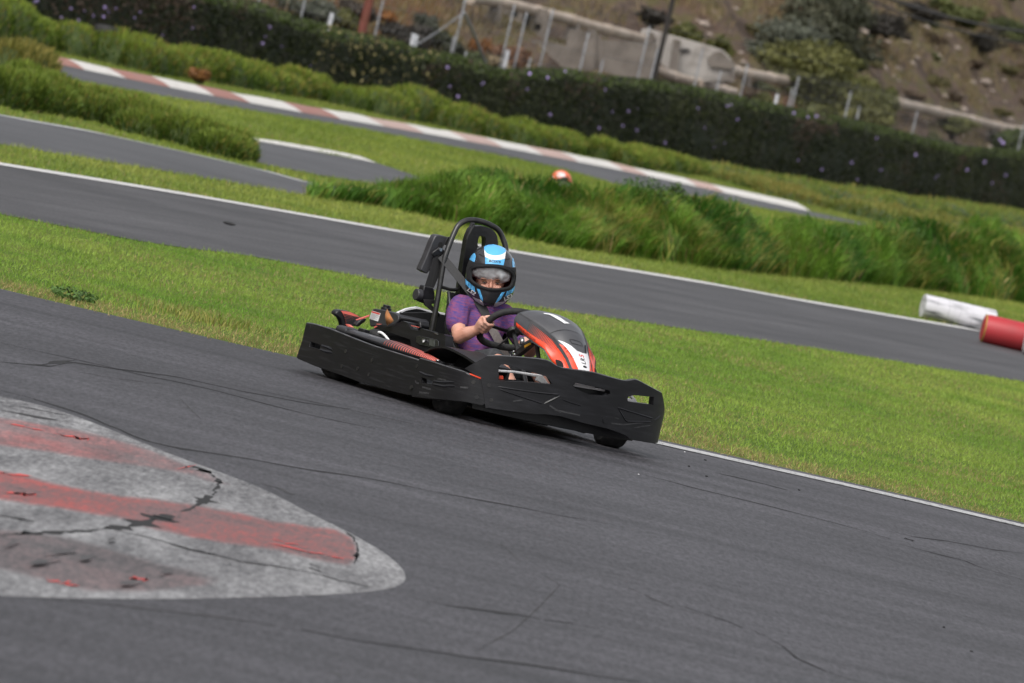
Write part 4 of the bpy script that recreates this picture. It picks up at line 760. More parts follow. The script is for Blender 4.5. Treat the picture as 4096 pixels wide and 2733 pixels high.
# dry grass on the bank
n = 60000; x = RNG.uniform(-9, 24, n); y = np.array([hy(q) for q in x]) + 4 + RNG.random(n) ** 1.3 * 80
k = fbm(x, y * .25, .45) > .44; x, y = x[k], y[k]; z = np.array([hzn(a, b) for a, b in zip(x, y)])
tag(blades('dry_grass', x, y, z - .02, RNG.uniform(.16, .46, len(x)), .026 * RNG.uniform(.7, 1.4, len(x)), RNG.uniform(.2, .9, len(x)), lerp3((.12, .105, .04), (.27, .20, .11), RNG.random(len(x))), GRASS, 2), kind='stuff')

# ---------------------------------------------------------------- go-kart (local frame: x forward, y left, z up)
KART = empty('go_kart', (-.0854, 42.7, 0), R(-57))
tag(KART, 'black and orange rental go-kart number 1 driven by a child in a blue striped helmet', 'go-kart')
FC = [(.3, -.665), (.58, -.665), (.70, -.655), (.80, -.61), (.88, -.50), (.94, -.33), (.985, -.12), (.99, 0), (.985, .12), (.94, .33), (.88, .50), (.80, .61), (.70, .655), (.58, .665)]
class Plan:          # a plan curve; at(t, z, d) is the point at arc length t, d inside the curve
    def __init__(s, P, n=12):
        s.P = [q.to_2d() for q in spline([Vector((a, b, 0)) for a, b in P], n)]; s.A = [0]
        for a, b in zip(s.P, s.P[1:]): s.A.append(s.A[-1] + (b - a).length)
    def at(s, t, z, d=0):
        if t <= 0: i = 0
        elif t >= s.A[-1]: i = len(s.P) - 2
        else:
            lo, hi = 0, len(s.A) - 1
            while hi - lo > 1:
                m = (lo + hi) // 2
                if s.A[m] <= t: lo = m
                else: hi = m
            i = lo
        a, b = s.P[i], s.P[i + 1]; k = (t - s.A[i]) / (s.A[i + 1] - s.A[i]); q = a + (b - a) * k
        def tan(j): return (s.P[min(j + 1, len(s.P) - 1)] - s.P[max(j - 1, 0)]).normalized()
        T = (tan(i) * (1 - k) + tan(i + 1) * k).normalized() if 0 <= k <= 1 else (b - a).normalized()
        return (q.x - T.y * d, q.y + T.x * d, z)
FP = Plan(FC); MIR = lambda f: (lambda a, b, d: (lambda q: (q[0], -q[1], q[2]))(f(a, b, d)))
fb = lambda t, z, d: FP.at(t, z, d - .012)
fb_out = [(0.466,0.2691),(0.5664,0.361)] + [(0.6348,0.3773),(0.7272,0.3913),(0.8279,0.404),(0.8743,0.406),(0.9049,0.4012),(0.9312,0.391),(0.9745,0.3848),(1.1475,0.3952),(1.2869,0.3878),(1.3571,0.3849),(1.3882,0.3863),(1.4141,0.3926),(1.4437,0.401),(1.4728,0.4003),(1.5753,0.3801),(1.7009,0.3573),(1.8118,0.257)] + [(1.86, .245), (2.08, .235), (2.08, .10)] + [(1.8359,0.0906),(1.6441,0.0864),(1.5157,0.0885),(1.4855,0.1018),(1.4325,0.112),(1.3342,0.1215),(1.1562,0.1272),(1.0253,0.137),(0.937,0.1305),(0.8807,0.1191),(0.7387,0.1069),(0.6281,0.0979)] + [(0.6182,0.0944),(0.5617,0.2379)]
h1 = [(0.6527,0.2491),(0.6353,0.3162),(0.645,0.334),(0.6636,0.3383),(0.7412,0.3332),(0.8291,0.3281),(0.9035,0.3241),(0.9367,0.2908),(0.8128,0.2763),(0.6863,0.2545)]
h2 = [(1.0544,0.3088),(1.0631,0.3227),(1.1011,0.3231),(1.207,0.3247),(1.282,0.32),(1.2926,0.3031),(1.2592,0.2869),(1.1706,0.2776),(1.1114,0.2859),(1.0671,0.2956)]
h3 = [(1.4231,0.2946),(1.4268,0.3074),(1.4672,0.3211),(1.6321,0.3305),(1.642,0.2876),(1.6016,0.2875),(1.4314,0.2823)]
creases = [([(0.656,0.2165),(0.7676,0.2244),(0.8818,0.2334),(0.9915,0.2462)], .006), ([(0.664,0.2061),(0.7749,0.1942),(0.9125,0.1812)], .006), ([(0.9181,0.1824),(0.9933,0.2393)], .007), ([(0.9966,0.2261),(1.0659,0.2173),(1.1321,0.2124)], .004), ([(1.3655,0.2405),(1.4993,0.2297),(1.6706,0.217)], .006), ([(1.3701,0.2383),(1.451,0.1771),(1.6574,0.199)], .006), ([(1.6865,0.207),(1.7474,0.2389)], .008)]
def fbd(t, z, d):
    q = fb(t, z, d)
    return q
FB = panel('front_bumper', fb_out, fbd, M['plastic'], KART, .032, (h1, h2, h3), .035, .011)
def ribbon(name, P, w, f, m, parent, off):
    P = resample(P, max(4, int(sum((Vector(b[:2]) - Vector(a[:2])).length for a, b in zip(P, P[1:])) / .02))); V = []
    for i, q in enumerate(P):
        t = (P[min(i + 1, len(P) - 1)] - P[max(i - 1, 0)]).normalized(); nn = Vector((-t.y, t.x)) * w / 2
        for s in (1, -1): V.append(f(q.x + nn.x * s, q.y + nn.y * s, off))
    return obj(name, V, [(2 * i, 2 * i + 1, 2 * i + 3, 2 * i + 2) for i in range(len(P) - 1)], m, parent)
RIDGE = mat('moulded_ridge', (.045, .045, .047), rough=.4); GROOVE = mat('moulded_groove', (.007, .007, .008), rough=.6); SCRATCH = mat('scraped_plastic', (.045, .045, .047), (.02, .02, .022), 40, .6, (1, 1, 4))
def ridge(P, w, f, parent):          # a moulded crease: a raised triangular bead
    P = resample(P, max(4, int(sum((Vector(b[:2]) - Vector(a[:2])).length for a, b in zip(P, P[1:])) / .02))); secs = []
    for i, q in enumerate(P):
        t = (P[min(i + 1, len(P) - 1)] - P[max(i - 1, 0)]).normalized(); nn = Vector((-t.y, t.x)) * w; e = .2 if i in (0, len(P) - 1) else 1
        secs.append([f(q.x + nn.x, q.y + nn.y, .003), f(q.x, q.y, -.0045 * e), f(q.x - nn.x, q.y - nn.y, .003)])
    return MB().loft(secs).build('moulded_crease', M['plastic'], parent)
for P, w in creases: ridge(P, w * 1.25, fb, FB)
for P in ([(0.9484,0.1802),(0.9815,0.1673),(1.0199,0.1583)], [(0.9828,0.162),(1.0308,0.1632),(1.0739,0.1631),(1.1328,0.1623)], [(1.3469,0.154),(1.4412,0.158),(1.5032,0.1712),(1.5854,0.1862)], [(0.7486,0.1608),(0.7966,0.1766)], [(1.5233,0.1511),(1.5926,0.1673),(1.6657,0.18)], [(1.2806,0.1699),(1.3186,0.1697)], [(1.3635,0.187),(1.3927,0.1825)]): ribbon('scrape', P, random.uniform(.005, .011), fb, SCRATCH, FB, -.001)
def disc(name, f, t, z, rad, m, parent, off, h=.0025, n=10):
    V = [f(t + rad * math.cos(2 * math.pi * i / n), z + rad * math.sin(2 * math.pi * i / n), off + dd) for dd in (0, -h) for i in range(n)]
    return obj(name, V, [tuple(range(n, 2 * n))] + [(i, (i + 1) % n, n + (i + 1) % n, n + i) for i in range(n)], m, parent, False)
for t, z in [(0.6091,0.2146),(0.6373,0.1417)]: disc('bolt', fb, t, z, .010, M['frame'], FB, .0)
disc('moulded_boss', fb, *[(1.3011,0.1645)][0], .02, M['plastic'], FB, 0, .003)
# inner white nose pieces seen through the openings, and the grey niche
inn = lambda t, z, d: FP.at(t, z, .075 + d)
panel('inner_nose_strip', [(0.6297,0.2927),(0.6474,0.3001),(0.7461,0.3132),(0.9037,0.323),(0.9521,0.2839),(0.9301,0.2767),(0.8708,0.2895),(0.8755,0.3061),(0.7489,0.3015),(0.6315,0.2848)], inn, M['white'], KART, .02, (), .05, .004)
panel('inner_nose_strip', [(1.4109,0.2997),(1.4283,0.3032),(1.4933,0.2946),(1.5999,0.2918),(1.6256,0.2748),(1.4191,0.2756)], inn, M['white'], KART, .02, (), .05, .004)
panel('inner_nose_strip', [(1.4653,0.3264),(1.4993,0.3251),(1.555,0.3149),(1.6099,0.29),(1.5833,0.2872),(1.5402,0.3075),(1.4771,0.3167)], inn, M['white'], KART, .02, (), .05, .003)
panel('red_tab', [(0.6541,0.2717),(0.6781,0.2771),(0.6843,0.2579),(0.6594,0.254)], lambda t, z, d: FP.at(t, z, .045 + d), M['orange'], KART, .01, (), .05, .002)
panel('bumper_niche', [(1.0125,0.3295),(1.3478,0.3416),(1.3673,0.2827),(1.1607,0.2535),(1.0274,0.2712)], lambda t, z, d: FP.at(t, z, .060 + d), M['scuffed'], KART, .01, (), .05, 0)
panel('niche_shelf', [(1.0533,0.3175),(1.2076,0.3226),(1.2131,0.3146),(1.2855,0.316),(1.282,0.3082),(1.1988,0.3065),(1.1067,0.3029),(1.0569,0.3037)], lambda t, z, d: FP.at(t, z, .028 + d), M['greyprint'], KART, .03, (), .05, .002)
panel('inner_nose', [(.52, .07), (1.75, .07), (1.75, .24), (1.2, .27), (.8, .27), (.52, .235)], lambda t, z, d: FP.at(t, z, .11 + d), M['plastic'], KART, .02, (), .08, .004)

# side bumpers
sd1 = lambda y0: (lambda a, b, d: (a, y0 + d + (.008 * math.sin((b - .16) * 22) if a < -.55 else 0), b))
s1_out = [(-0.8553,0.255),(-0.7714,0.2612),(-0.6079,0.2612),(-0.4612,0.2564),(-0.3144,0.2494),(-0.1332,0.2435),(0.1327,0.2422),(0.3173,0.2411),(0.3488,0.2388),(0.3789,0.1416),(0.3825,0.0548),(0.2637,0.0466),(0.1332,0.0435),(-0.0432,0.0422),(-0.1743,0.0369),(-0.3651,0.043),(-0.5103,0.045),(-0.6383,0.0476),(-0.8346,0.0581),(-0.8479,0.063),(-0.8414,0.1536)]
slot = [(-0.7575,0.1661),(-0.646,0.1651),(-0.6438,0.1401),(-0.7507,0.1389)]
S1 = panel('side_bumper', s1_out, sd1(-.665), M['scuffed'], KART, .035, (slot,), .06, .011)
for P in ([(-0.6455,0.1638),(-0.5729,0.1637),(-0.5164,0.1587)], [(-0.6421,0.1404),(-0.5715,0.1405),(-0.5101,0.1447)]): ridge(P, .012, sd1(-.665), S1)
for x, z in [(-0.3832,0.1731),(-0.3866,0.0908),(-0.2262,0.1029),(-0.1044,0.1692),(-0.1046,0.0902),(0.3403,0.2089),(0.3432,0.0943)]: disc('bolt', sd1(-.665), x, z, .011, M['frame'], S1, 0)
s2f = lambda t, z, d: FP.at(t, z, d - .008 + .012 * max(0, min(1, (t - .12) / .05)) * 0)
s2_out = [(0.0567,0.2515),(0.1781,0.2541),(0.3066,0.2523),(0.4634,0.2501),(0.5495,0.2383),(0.5624,0.2322),(0.6094,0.1155),(0.5993,0.104),(0.5122,0.1016),(0.4062,0.0873),(0.2599,0.068),(0.0728,0.0485),(0.0647,0.1392),(0.0635,0.2126)]
slot2 = [(0.1191,0.1609),(0.2388,0.1594),(0.2409,0.1428),(0.1375,0.1336)]
S2 = panel('side_bumper_corner', s2_out, s2f, M['scuffed'], KART, .035, (slot2,), .05, .011)
for P in ([(0.2392,0.1586),(0.3417,0.1689),(0.4184,0.1858)], [(0.0868,0.1842),(0.1679,0.179),(0.2433,0.1845)], [(0.2441,0.1433),(0.3496,0.1497),(0.4302,0.1677)]): ridge(P, .011, s2f, S2)
for t, z in [(0.5283,0.2104),(0.5615,0.1385),(0.0469,0.0925)]: disc('bolt', s2f, t, z, .011, M['frame'], S2, 0)
for P in ([(0.0691,0.1353),(0.0872,0.1244),(0.1127,0.1263)], [(0.1539,0.1124),(0.2394,0.115)], [(0.4646,0.1682),(0.5082,0.176)], [(0.2795,0.179),(0.3594,0.1834)], [(0.1328,0.0813),(0.2328,0.091)]): ribbon('scrape', P, .010, s2f, SCRATCH, S2, -.001)
panel('red_reflector', [(0.4965,0.2522),(0.5598,0.2431),(0.5629,0.236),(0.5008,0.245)], lambda t, z, d: FP.at(t, z, d - .014), M['orange'], KART, .02, (), .05, .003)
panel('side_bumper', [(-.84, .06), (.34, .05), (.34, .24), (-.84, .255)], MIR(sd1(-.665)), M['scuffed'], KART, .035, (), .08, .006)
panel('side_bumper_corner', [(.05, .05), (.44, .08), (.44, .235), (.05, .245)], MIR(s2f), M['scuffed'], KART, .035, (), .05, .006)
RP = Plan([(-.80, -.66), (-.87, -.62), (-.90, -.5), (-.91, 0), (-.90, .5), (-.87, .62), (-.80, .66)])
panel('rear_bumper', [(0.0, .06), (RP.A[-1], .06), (RP.A[-1], .252), (0.0, .256)], lambda t, z, d: RP.at(t, z, -d), M['scuffed'], KART, .03, (), .1, .006)

LIP = mat('scuffed_skylit_lip', (.05, .05, .053), (.085, .085, .09), 22, .38)  # sky highlight of the rims put into a lighter grey, with some scuffing
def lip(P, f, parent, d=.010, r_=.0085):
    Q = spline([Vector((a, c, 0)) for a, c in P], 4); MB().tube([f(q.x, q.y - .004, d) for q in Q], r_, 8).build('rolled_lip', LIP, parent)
lip(s1_out[:9], sd1(-.665), S1); lip(s2_out[:6], s2f, S2); lip(fb_out[1:18], fb, FB)  # rims added along the bumper tops to carry that highlight

# wheels
def wheel(c, rad, w, steer):
    o = empty('wheel'); o.parent = KART; o.location = (c[0], c[1], rad); o.rotation_euler.z = R(steer)
    prof = [(rad * .52, -w / 2), (rad * .8, -w / 2 - .004), (rad * .93, -w * .46), (rad, -w * .36), (rad * 1.005, 0), (rad, w * .36), (rad * .93, w * .46), (rad * .8, w / 2 + .004), (rad * .52, w / 2)]
    secs = [[(r_ * math.cos(2 * math.pi * k / 40), y, r_ * math.sin(2 * math.pi * k / 40)) for k in range(40)] for r_, y in prof]
    MB().loft(secs, caps=False).build('tyre', M['rubber'], o)
    pr = [(rad * .10, w * .3), (rad * .2, w * .25), (rad * .42, w * .2), (rad * .5, w * .42), (rad * .54, w * .5), (rad * .54, -w * .5), (rad * .5, -w * .42), (rad * .42, -w * .2), (rad * .2, -w * .25), (rad * .1, -w * .3)]
    MB().loft([[(r_ * math.cos(2 * math.pi * k / 24), y, r_ * math.sin(2 * math.pi * k / 24)) for k in range(24)] for r_, y in pr]).build('rim', M['frame'], o)
wheel((-.59, -.52), .140, .20, 0); wheel((-.53, .50), .138, .20, 0); wheel((.50, -.52), .128, .13, -10); wheel((.50, .52), .128, .13, -10)

# floor, frame, axle
b = MB(); b.box((.25, 0, .075), (.95, .56, .012)); b.box((-.15, 0, .085), (1.1, 1.1, .010)); bev(b.build('floor_and_shade_tray', M['plastic'], KART), .004)  # floor tray, plus a wide plate added to deepen the shade underneath
b = MB()
for s in (-1, 1): b.tube([(-.8, s * .25, .09), (-.1, s * .27, .07), (.5, s * .22, .07), (.85, s * .12, .08)], .016, 8); b.tube([(-.75, s * .45, .11), (-.1, s * .55, .11), (.32, s * .52, .11), (.36, s * .25, .08)], .014, 8)
for x in (-.75, -.3, .15, .5): b.tube([(x, -.5 if x > 0 else -.46, .085), (x, .5 if x > 0 else .46, .085)], .014, 8)
b.build('chassis_frame', M['frame'], KART)
MB().tube([(-.53, -.45, .138), (-.53, .45, .138)], .02, 10).build('rear_axle', M['steel'], KART)
b = MB(); b.box((-.47, -.27, .19), (.34, .2, .2)); b.tube([(-.47, -.27, .22), (-.47, -.36, .22)], .07, 14); bev(b.build('engine', M['foam'], KART), .02)

# seat
prof = [(-.345, .60, 1, -.1, .185, .03), (-.35, .53, 1, .1, .195, .085), (-.34, .44, 1, .06, .205, .14), (-.32, .34, 1, .08, .21, .21), (-.28, .24, 1, .3, .21, .24), (-.23, .17, .8, .6, .205, .19), (-.15, .125, .4, .9, .2, .15), (-.02, .105, .1, 1, .2, .12), (.12, .115, 0, 1, .19, .09), (.2, .13, -.1, 1, .17, .06)]
secs = []
for x, z, nx_, nz_, hw, wl in prof:
    secs.append([(x + nx_ * wl * abs(w) ** 3.5, hw * (w - .25 * w * abs(w) ** 4) * 1.15, z + nz_ * wl * abs(w) ** 3.5) for w in [k / 8 - 1 for k in range(17)]])
so = MB().loft(secs, closed=False).build('seat', M['gloss'], KART, ang=80); sm = so.modifiers.new('shell', 'SOLIDIFY'); sm.thickness = .012
eg = [Vector(s_[0]) for s_ in secs]; MB().tube(spline(eg, 4), .010, 8).build('seat_edge', M['gloss'], so); eg = [Vector(s_[-1]) for s_ in secs]; MB().tube(spline(eg, 4), .010, 8).build('seat_edge', M['gloss'], so)

# roll hoop, headrest and belt gear
hoop = [(-.30, -.215, .10), (-.305, -.215, .30), (-.315, -.215, .5), (-.345, -.213, .72), (-.358, -.203, .80), (-.385, -.165, .92), (-.395, -.138, .966), (-.40, -.09, .995), (-.40, -.02, 1.004), (-.40, .05, .997), (-.395, .108, .978), (-.388, .148, .935), (-.37, .17, .88), (-.35, .185, .76), (-.315, .195, .5), (-.30, .2, .10)]
hp = MB().tube(spline(hoop, 6), .0150, 14).build('roll_hoop', M['frame'], KART)
MB().tube(spline([(-.345, q[0], q[1]) for q in [(-0.2035,0.6167),(-0.1734,0.6158),(-0.1354,0.6131),(-0.1064,0.6161),(-0.089,0.6278),(-0.0892,0.6515),(-0.0928,0.6889)]], 5), .0095, 8).build('hoop_bracket', M['frame'], KART)
MB().tube([(-.31, -.21, .36), (-.55, -.21, .12)], .013, 8).tube([(-.31, .2, .36), (-.55, .2, .12)], .013, 8).build('hoop_stay', M['frame'], KART)
hr_out = [(-0.0651,0.5886),(-0.0744,0.6455),(-0.083,0.701),(-0.0899,0.7663),(-0.095,0.8255),(-0.1001,0.8816),(-0.097,0.9139),(-0.0848,0.9509),(-0.0702,0.9657),(-0.0465,0.9748),(-0.0217,0.98),(0.0039,0.9822),(0.0268,0.981),(0.0467,0.9767),(0.0639,0.9688),(0.0784,0.9571),(0.0876,0.9445),(0.0973,0.9177),(0.1083,0.8563),(0.1264,0.7706),(0.1583,0.6286),(0.166,0.5871),(-0.0556,0.5475)]
hr_h = [(-0.0124,0.9262),(-0.0001,0.9291),(0.0153,0.9275),(0.025,0.9197),(0.0297,0.9054),(0.0405,0.8503),(-0.0112,0.8472),(-0.0173,0.9031),(-0.0168,0.9191)]
HRf = lambda a, b_, d: (-.36 - d - .03 * (b_ - .6) + .02 * (abs(a) / .1) ** 2, a, b_)
hr = panel('headrest', hr_out, HRf, M['plastic'], KART, .045, (hr_h,), .04, .012)
for P in ([(-0.0591,0.9256),(-0.011,0.955),(0.0476,0.9737)], [(-0.0339,0.9698),(0.0184,0.9572),(0.0847,0.9345)], [(-0.0584,0.8893),(-0.009,0.8666)], [(-0.0559,0.8397),(-0.0261,0.847)]): ribbon('moulded_groove', P, .008, HRf, GROOVE, hr, -.002)
MB().tube([(-.36, q[0], q[1]) for q in [(-0.0957,0.8888),(-0.0926,0.9115),(-0.0803,0.9549),(-0.0693,0.976)]], .007, 8).tube([(-.37, q[0], q[1]) for q in [(-0.0836,0.967),(-0.0816,0.98),(-0.067,0.9811)]], .010, 8).build('headrest_rail', M['frame'], KART)
PX = -.40
px_ = lambda x0: (lambda a, b_, d: (x0 - d, a, b_))
pad = panel('belt_guide_pad', [(-0.2702,0.8746),(-0.2606,0.8805),(-0.243,0.8843),(-0.1945,0.8843),(-0.1883,0.8753),(-0.2005,0.8383),(-0.2156,0.7849),(-0.2399,0.7109),(-0.265,0.6668),(-0.2765,0.6679),(-0.3108,0.6775),(-0.3111,0.6853),(-0.2939,0.758),(-0.2811,0.8331)], px_(PX), M['topblack'], KART, .05, (), .06, .012)
panel('guide_slot', [(-0.2404,0.8342),(-0.238,0.8457),(-0.2261,0.8501),(-0.2165,0.8449),(-0.213,0.8297),(-0.2204,0.8157),(-0.2371,0.8221)], px_(PX + .002), M['foam'], pad, .004, (), .05, 0)
panel('pad_bracket', [(-0.1945,0.8843),(-0.1691,0.8868),(-0.1607,0.8836),(-0.1658,0.8478),(-0.173,0.7927),(-0.1852,0.8031),(-0.1819,0.8385),(-0.2045,0.8392)], px_(PX + .005), M['frame'], KART, .012, (), .06, .002)
dr = panel('belt_anchor_plate', [(-0.246,0.8228),(-0.2285,0.8203),(-0.204,0.8058),(-0.1839,0.7937),(-0.1815,0.7783),(-0.1978,0.7832),(-0.255,0.7744),(-0.2578,0.7644),(-0.2759,0.769),(-0.2819,0.7774),(-0.2795,0.7889),(-0.2633,0.8045)], px_(PX + .03), M['plastic'], KART, .012, (), .06, .004)
q = [(-0.2407,0.8102)][0]; disc('bolt', px_(PX + .03), q[0], q[1], .009, M['steel'], dr, -.001, .010)
def band(name, P, wv, w, m, parent, th=.003):        # a belt along 3-D points; wv = width direction at each point
    secs = []
    for q, u in zip(P, wv):
        q = Vector(q); u = Vector(u).normalized() * w / 2; t = Vector((0, 0, 0))
        secs.append((q, u))
    out = []
    for i, (q, u) in enumerate(secs):
        t = (secs[min(i + 1, len(secs) - 1)][0] - secs[max(i - 1, 0)][0]).normalized(); nn = t.cross(u).normalized() * th / 2; u = (u - t * u.dot(t)).normalized() * w / 2
        out.append([q - u - nn, q + u - nn, q + u + nn, q - u + nn])
    return MB().loft(out).build(name, m, parent)
panel('belt_webbing', [(-0.2653,0.76),(-0.2447,0.7732),(-0.1927,0.7874),(-0.1854,0.7476),(-0.1903,0.7245),(-0.2054,0.6712),(-0.2195,0.6006),(-0.2764,0.6045),(-0.2701,0.6626),(-0.2673,0.7201)], px_(PX + .025), M['webbing'], KART, .004, (), .06, 0)
rt_ = panel('belt_retractor', [(-0.2841,0.5984),(-0.2764,0.6045),(-0.221,0.5993),(-0.2097,0.5786),(-0.201,0.558),(-0.1998,0.536),(-0.2089,0.5217),(-0.2499,0.5081),(-0.2807,0.512),(-0.2795,0.5344),(-0.285,0.5682)], px_(PX + .03), M['plastic'], KART, .05, (), .06, .006)
b = MB(); q = [(-0.3093,0.5481)][0]; b.tube([(PX + .02, q[0] - .012, q[1]), (PX + .02, q[0] + .022, q[1])], .032, 18); bev(b.build('retractor_reel', M['topblack'], rt_), .004)
q = [(-0.2451,0.5178)][0]; disc('bolt', px_(PX + .03), q[0], q[1], .009, M['steel'], rt_, -.001, .008)
panel('retractor_arm', [(-0.28,0.5295),(-0.2068,0.541),(-0.2032,0.5211),(-0.2259,0.5155),(-0.2195,0.5087),(-0.1537,0.4698),(-0.1566,0.4534),(-0.2672,0.5033)], px_(-.35), M['frame'], KART, .012, (), .06, .002)

# engine cover, fuel tank, fenders, pod
def sp(y0): return lambda a, b_, d: (a, y0 + d, b_)
ec = panel('engine_cover', [(-0.5379,0.316),(-0.534,0.326),(-0.5097,0.3345),(-0.398,0.3475),(-0.3487,0.362),(-0.3125,0.3809),(-0.2707,0.3992),(-0.2261,0.3989),(-0.1982,0.3858),(-0.1801,0.3726),(-0.1626,0.3681),(-0.0931,0.3733),(-0.0754,0.3892),(0.0544,0.388),(0.1551,0.3953),(0.1797,0.3891),(0.1927,0.3448),(0.2021,0.2827),(-0.0413,0.2318),(-0.2601,0.2257),(-0.3291,0.2555),(-0.1273,0.2762),(-0.1547,0.3155),(-0.2562,0.3168),(-0.358,0.3205),(-0.4412,0.319),(-0.494,0.3118),(-0.5184,0.3038)], sp(-.43), M['plastic'], KART, .05, (), .08, .010)
panel('cover_backing', [(-0.6392,0.3182),(-0.3794,0.3886),(-0.2884,0.3591),(0.042,0.3853),(0.0899,0.2769),(-0.4233,0.2117),(-0.6115,0.2814)], sp(-.36), M['foam'], KART, .02, (), .1, 0)
panel('control_panel', [(-0.0935,0.3369),(-0.0826,0.3497),(0.1121,0.3566),(0.1326,0.3497),(0.1397,0.319),(0.1228,0.3076),(-0.0503,0.3016),(-0.0802,0.307)], sp(-.436), M['gloss'], ec, .005, (), .08, .004)
q = [(0.0021,0.3324)][0]; disc('key_switch', sp(-.44), q[0], q[1], .009, M['steel'], ec, 0, .012); q = [(0.0161,0.3282)][0]; disc('key_head', sp(-.452), q[0], q[1], .006, M['decal'], ec, 0, .004)
panel('hour_meter', [(0.0443,0.3487),(0.0954,0.351),(0.1078,0.3168),(0.0568,0.3144)], sp(-.439), mat('meter_face', (.05, .055, .05), (.08, .085, .08), 90, .3), ec, .004, (), .08, 0)
for P in ([(-0.1494,0.3819),(-0.122,0.3824),(-0.1234,0.3793),(-0.1481,0.3789)], [(0.0713,0.3869),(0.1046,0.3858),(0.1035,0.3822),(0.0733,0.3823)]): panel('steel_clip', P, sp(-.434), M['steel'], ec, .02, (), .05, .001)
MB().tube(spline([(q[0], -.33, q[1]) for q in [(-0.4607,0.387),(-0.4435,0.3985),(-0.3908,0.4053),(-0.3254,0.4083),(-0.2647,0.4091),(-0.2485,0.4),(-0.2429,0.3848)]], 5), .009, 8).build('cover_handle', M['plastic'], ec)
for P in ([(-0.5357,0.3237),(-0.5145,0.3326),(-0.5029,0.3318),(-0.5248,0.3181)], [(-0.5171,0.3443),(-0.4639,0.3506),(-0.4732,0.3462),(-0.5129,0.3411)], [(-0.1748,0.3902),(-0.0879,0.3932),(-0.0918,0.3897),(-0.1678,0.387)]): panel('red_patch', P, sp(-.434), M['fadedred'], ec, .006, (), .05, 0)
b = MB(); b.tube(spline([(q[0], -.47, q[1]) for q in [(-0.4151,0.3064),(-0.3878,0.3078),(-0.351,0.3005),(-0.3176,0.2883),(-0.2966,0.2785)]], 5), .007, 8); b.build('white_hose', M['decal'], KART)
b = MB(); q = [(-0.4624,0.2892)][0]; b.ell((q[0], -.45, q[1]), (.07, .04, .03)); b.build('exhaust_can', M['rubber'], KART)
ft = panel('fuel_tank', [(-0.8718,0.3909),(-0.8629,0.4027),(-0.8429,0.4085),(-0.7551,0.4145),(-0.683,0.4169),(-0.6206,0.4155),(-0.5947,0.4078),(-0.5845,0.3799),(-0.6173,0.3453),(-0.8544,0.3078),(-0.8734,0.3374)], sp(-.26), M['topblack'], KART, .2, (), .08, .014)
lab = [(-0.8665,0.3917),(-0.776,0.3917),(-0.7818,0.3453),(-0.8715,0.346)]
panel('warning_label', lab, sp(-.262), M['decal'], ft, .002, (), .05, 0)
L_ = [Vector(v) for v in lab]; uvl = lambda a, c: (L_[0] * (1 - a) + L_[1] * a) * (1 - c) + (L_[3] * (1 - a) + L_[2] * a) * c
def labstrip(a0, a1, c0, c1, m, nm): panel(nm, [uvl(a0, c0), uvl(a1, c0), uvl(a1, c1), uvl(a0, c1)], sp(-.2635), m, ft, .001, (), .05, 0)
labstrip(.03, .97, .03, .2, M['redprint'], 'label_header')
for i, (a0, a1) in enumerate(((.06, .9), (.06, .94), (.06, .7), (.06, .92), (.06, .6), (.06, .85), (.06, .5))): labstrip(a0, a1, .28 + i * .1, .32 + i * .1, M['greyprint'], 'label_line')
b = MB(); q = [(-0.8254,0.4163)][0]; b.tube([(q[0], -.2, q[1] - .03), (q[0], -.2, q[1] + .01)], .03, 14); b.tube([(q[0], -.2, q[1] + .008), (q[0], -.2, q[1] + .024)], .022, 10); bev(b.build('fuel_cap', M['plastic'], ft), .003)
MB().box((-.55, -.2, .25), (.2, .25, .08)).build('tank_tray', M['foam'], KART)
# rear fender with its striped red face
fx = lambda x0: (lambda a, b_, d: (x0 - d - .006 * ((b_ - .27) / .07) ** 2, a, b_))
rf = panel('rear_fender', [(-0.5698,0.3344),(-0.5663,0.3527),(-0.5551,0.3621),(-0.5391,0.3667),(-0.483,0.369),(-0.4435,0.3628),(-0.4098,0.3532),(-0.3842,0.3477),(-0.3954,0.3257),(-0.4196,0.3008),(-0.4911,0.2852),(-0.506,0.2766),(-0.5186,0.3038),(-0.5358,0.3228),(-0.5593,0.3334)], fx(-.72), M['plastic'], KART, .05, (), .03, .008)
fr_ = [(-0.5408,0.364),(-0.4826,0.3673),(-0.4462,0.3603),(-0.4132,0.3502),(-0.4159,0.325),(-0.4307,0.3035),(-0.4896,0.2896),(-0.4987,0.3103),(-0.51,0.3318),(-0.5244,0.3505)]
panel('striped_face', fr_, fx(-.715), M['fadedred'], rf, .003, (), .03, 0)
for k in range(8):
    c0 = k / 8 + .09; a, c = [(-0.5258,0.3555),(-0.4899,0.2907)]; e, g = [(-0.4161,0.3509),(-0.4307,0.3035)]
    P0 = Vector(a).lerp(Vector(c), c0); P1 = Vector(e).lerp(Vector(g), c0); ribbon('dark_stripe', [P0, P1], .0045 + .0006 * k, fx(-.712), M['darkprint'], rf, 0)
panel('red_lever', [(-0.513,0.3373),(-0.4771,0.3566),(-0.4335,0.3796),(-0.4342,0.3695),(-0.4749,0.3487),(-0.5042,0.3365)], px_(-.6), M['fadedred'], KART, .01, (), .05, .002)
panel('fender_brace', [(-0.4947,0.3079),(-0.4725,0.3398),(-0.4492,0.3551),(-0.4314,0.3529),(-0.4432,0.3332),(-0.4648,0.3117),(-0.4756,0.301)], px_(-.62), M['plastic'], KART, .04, (), .05, .006)
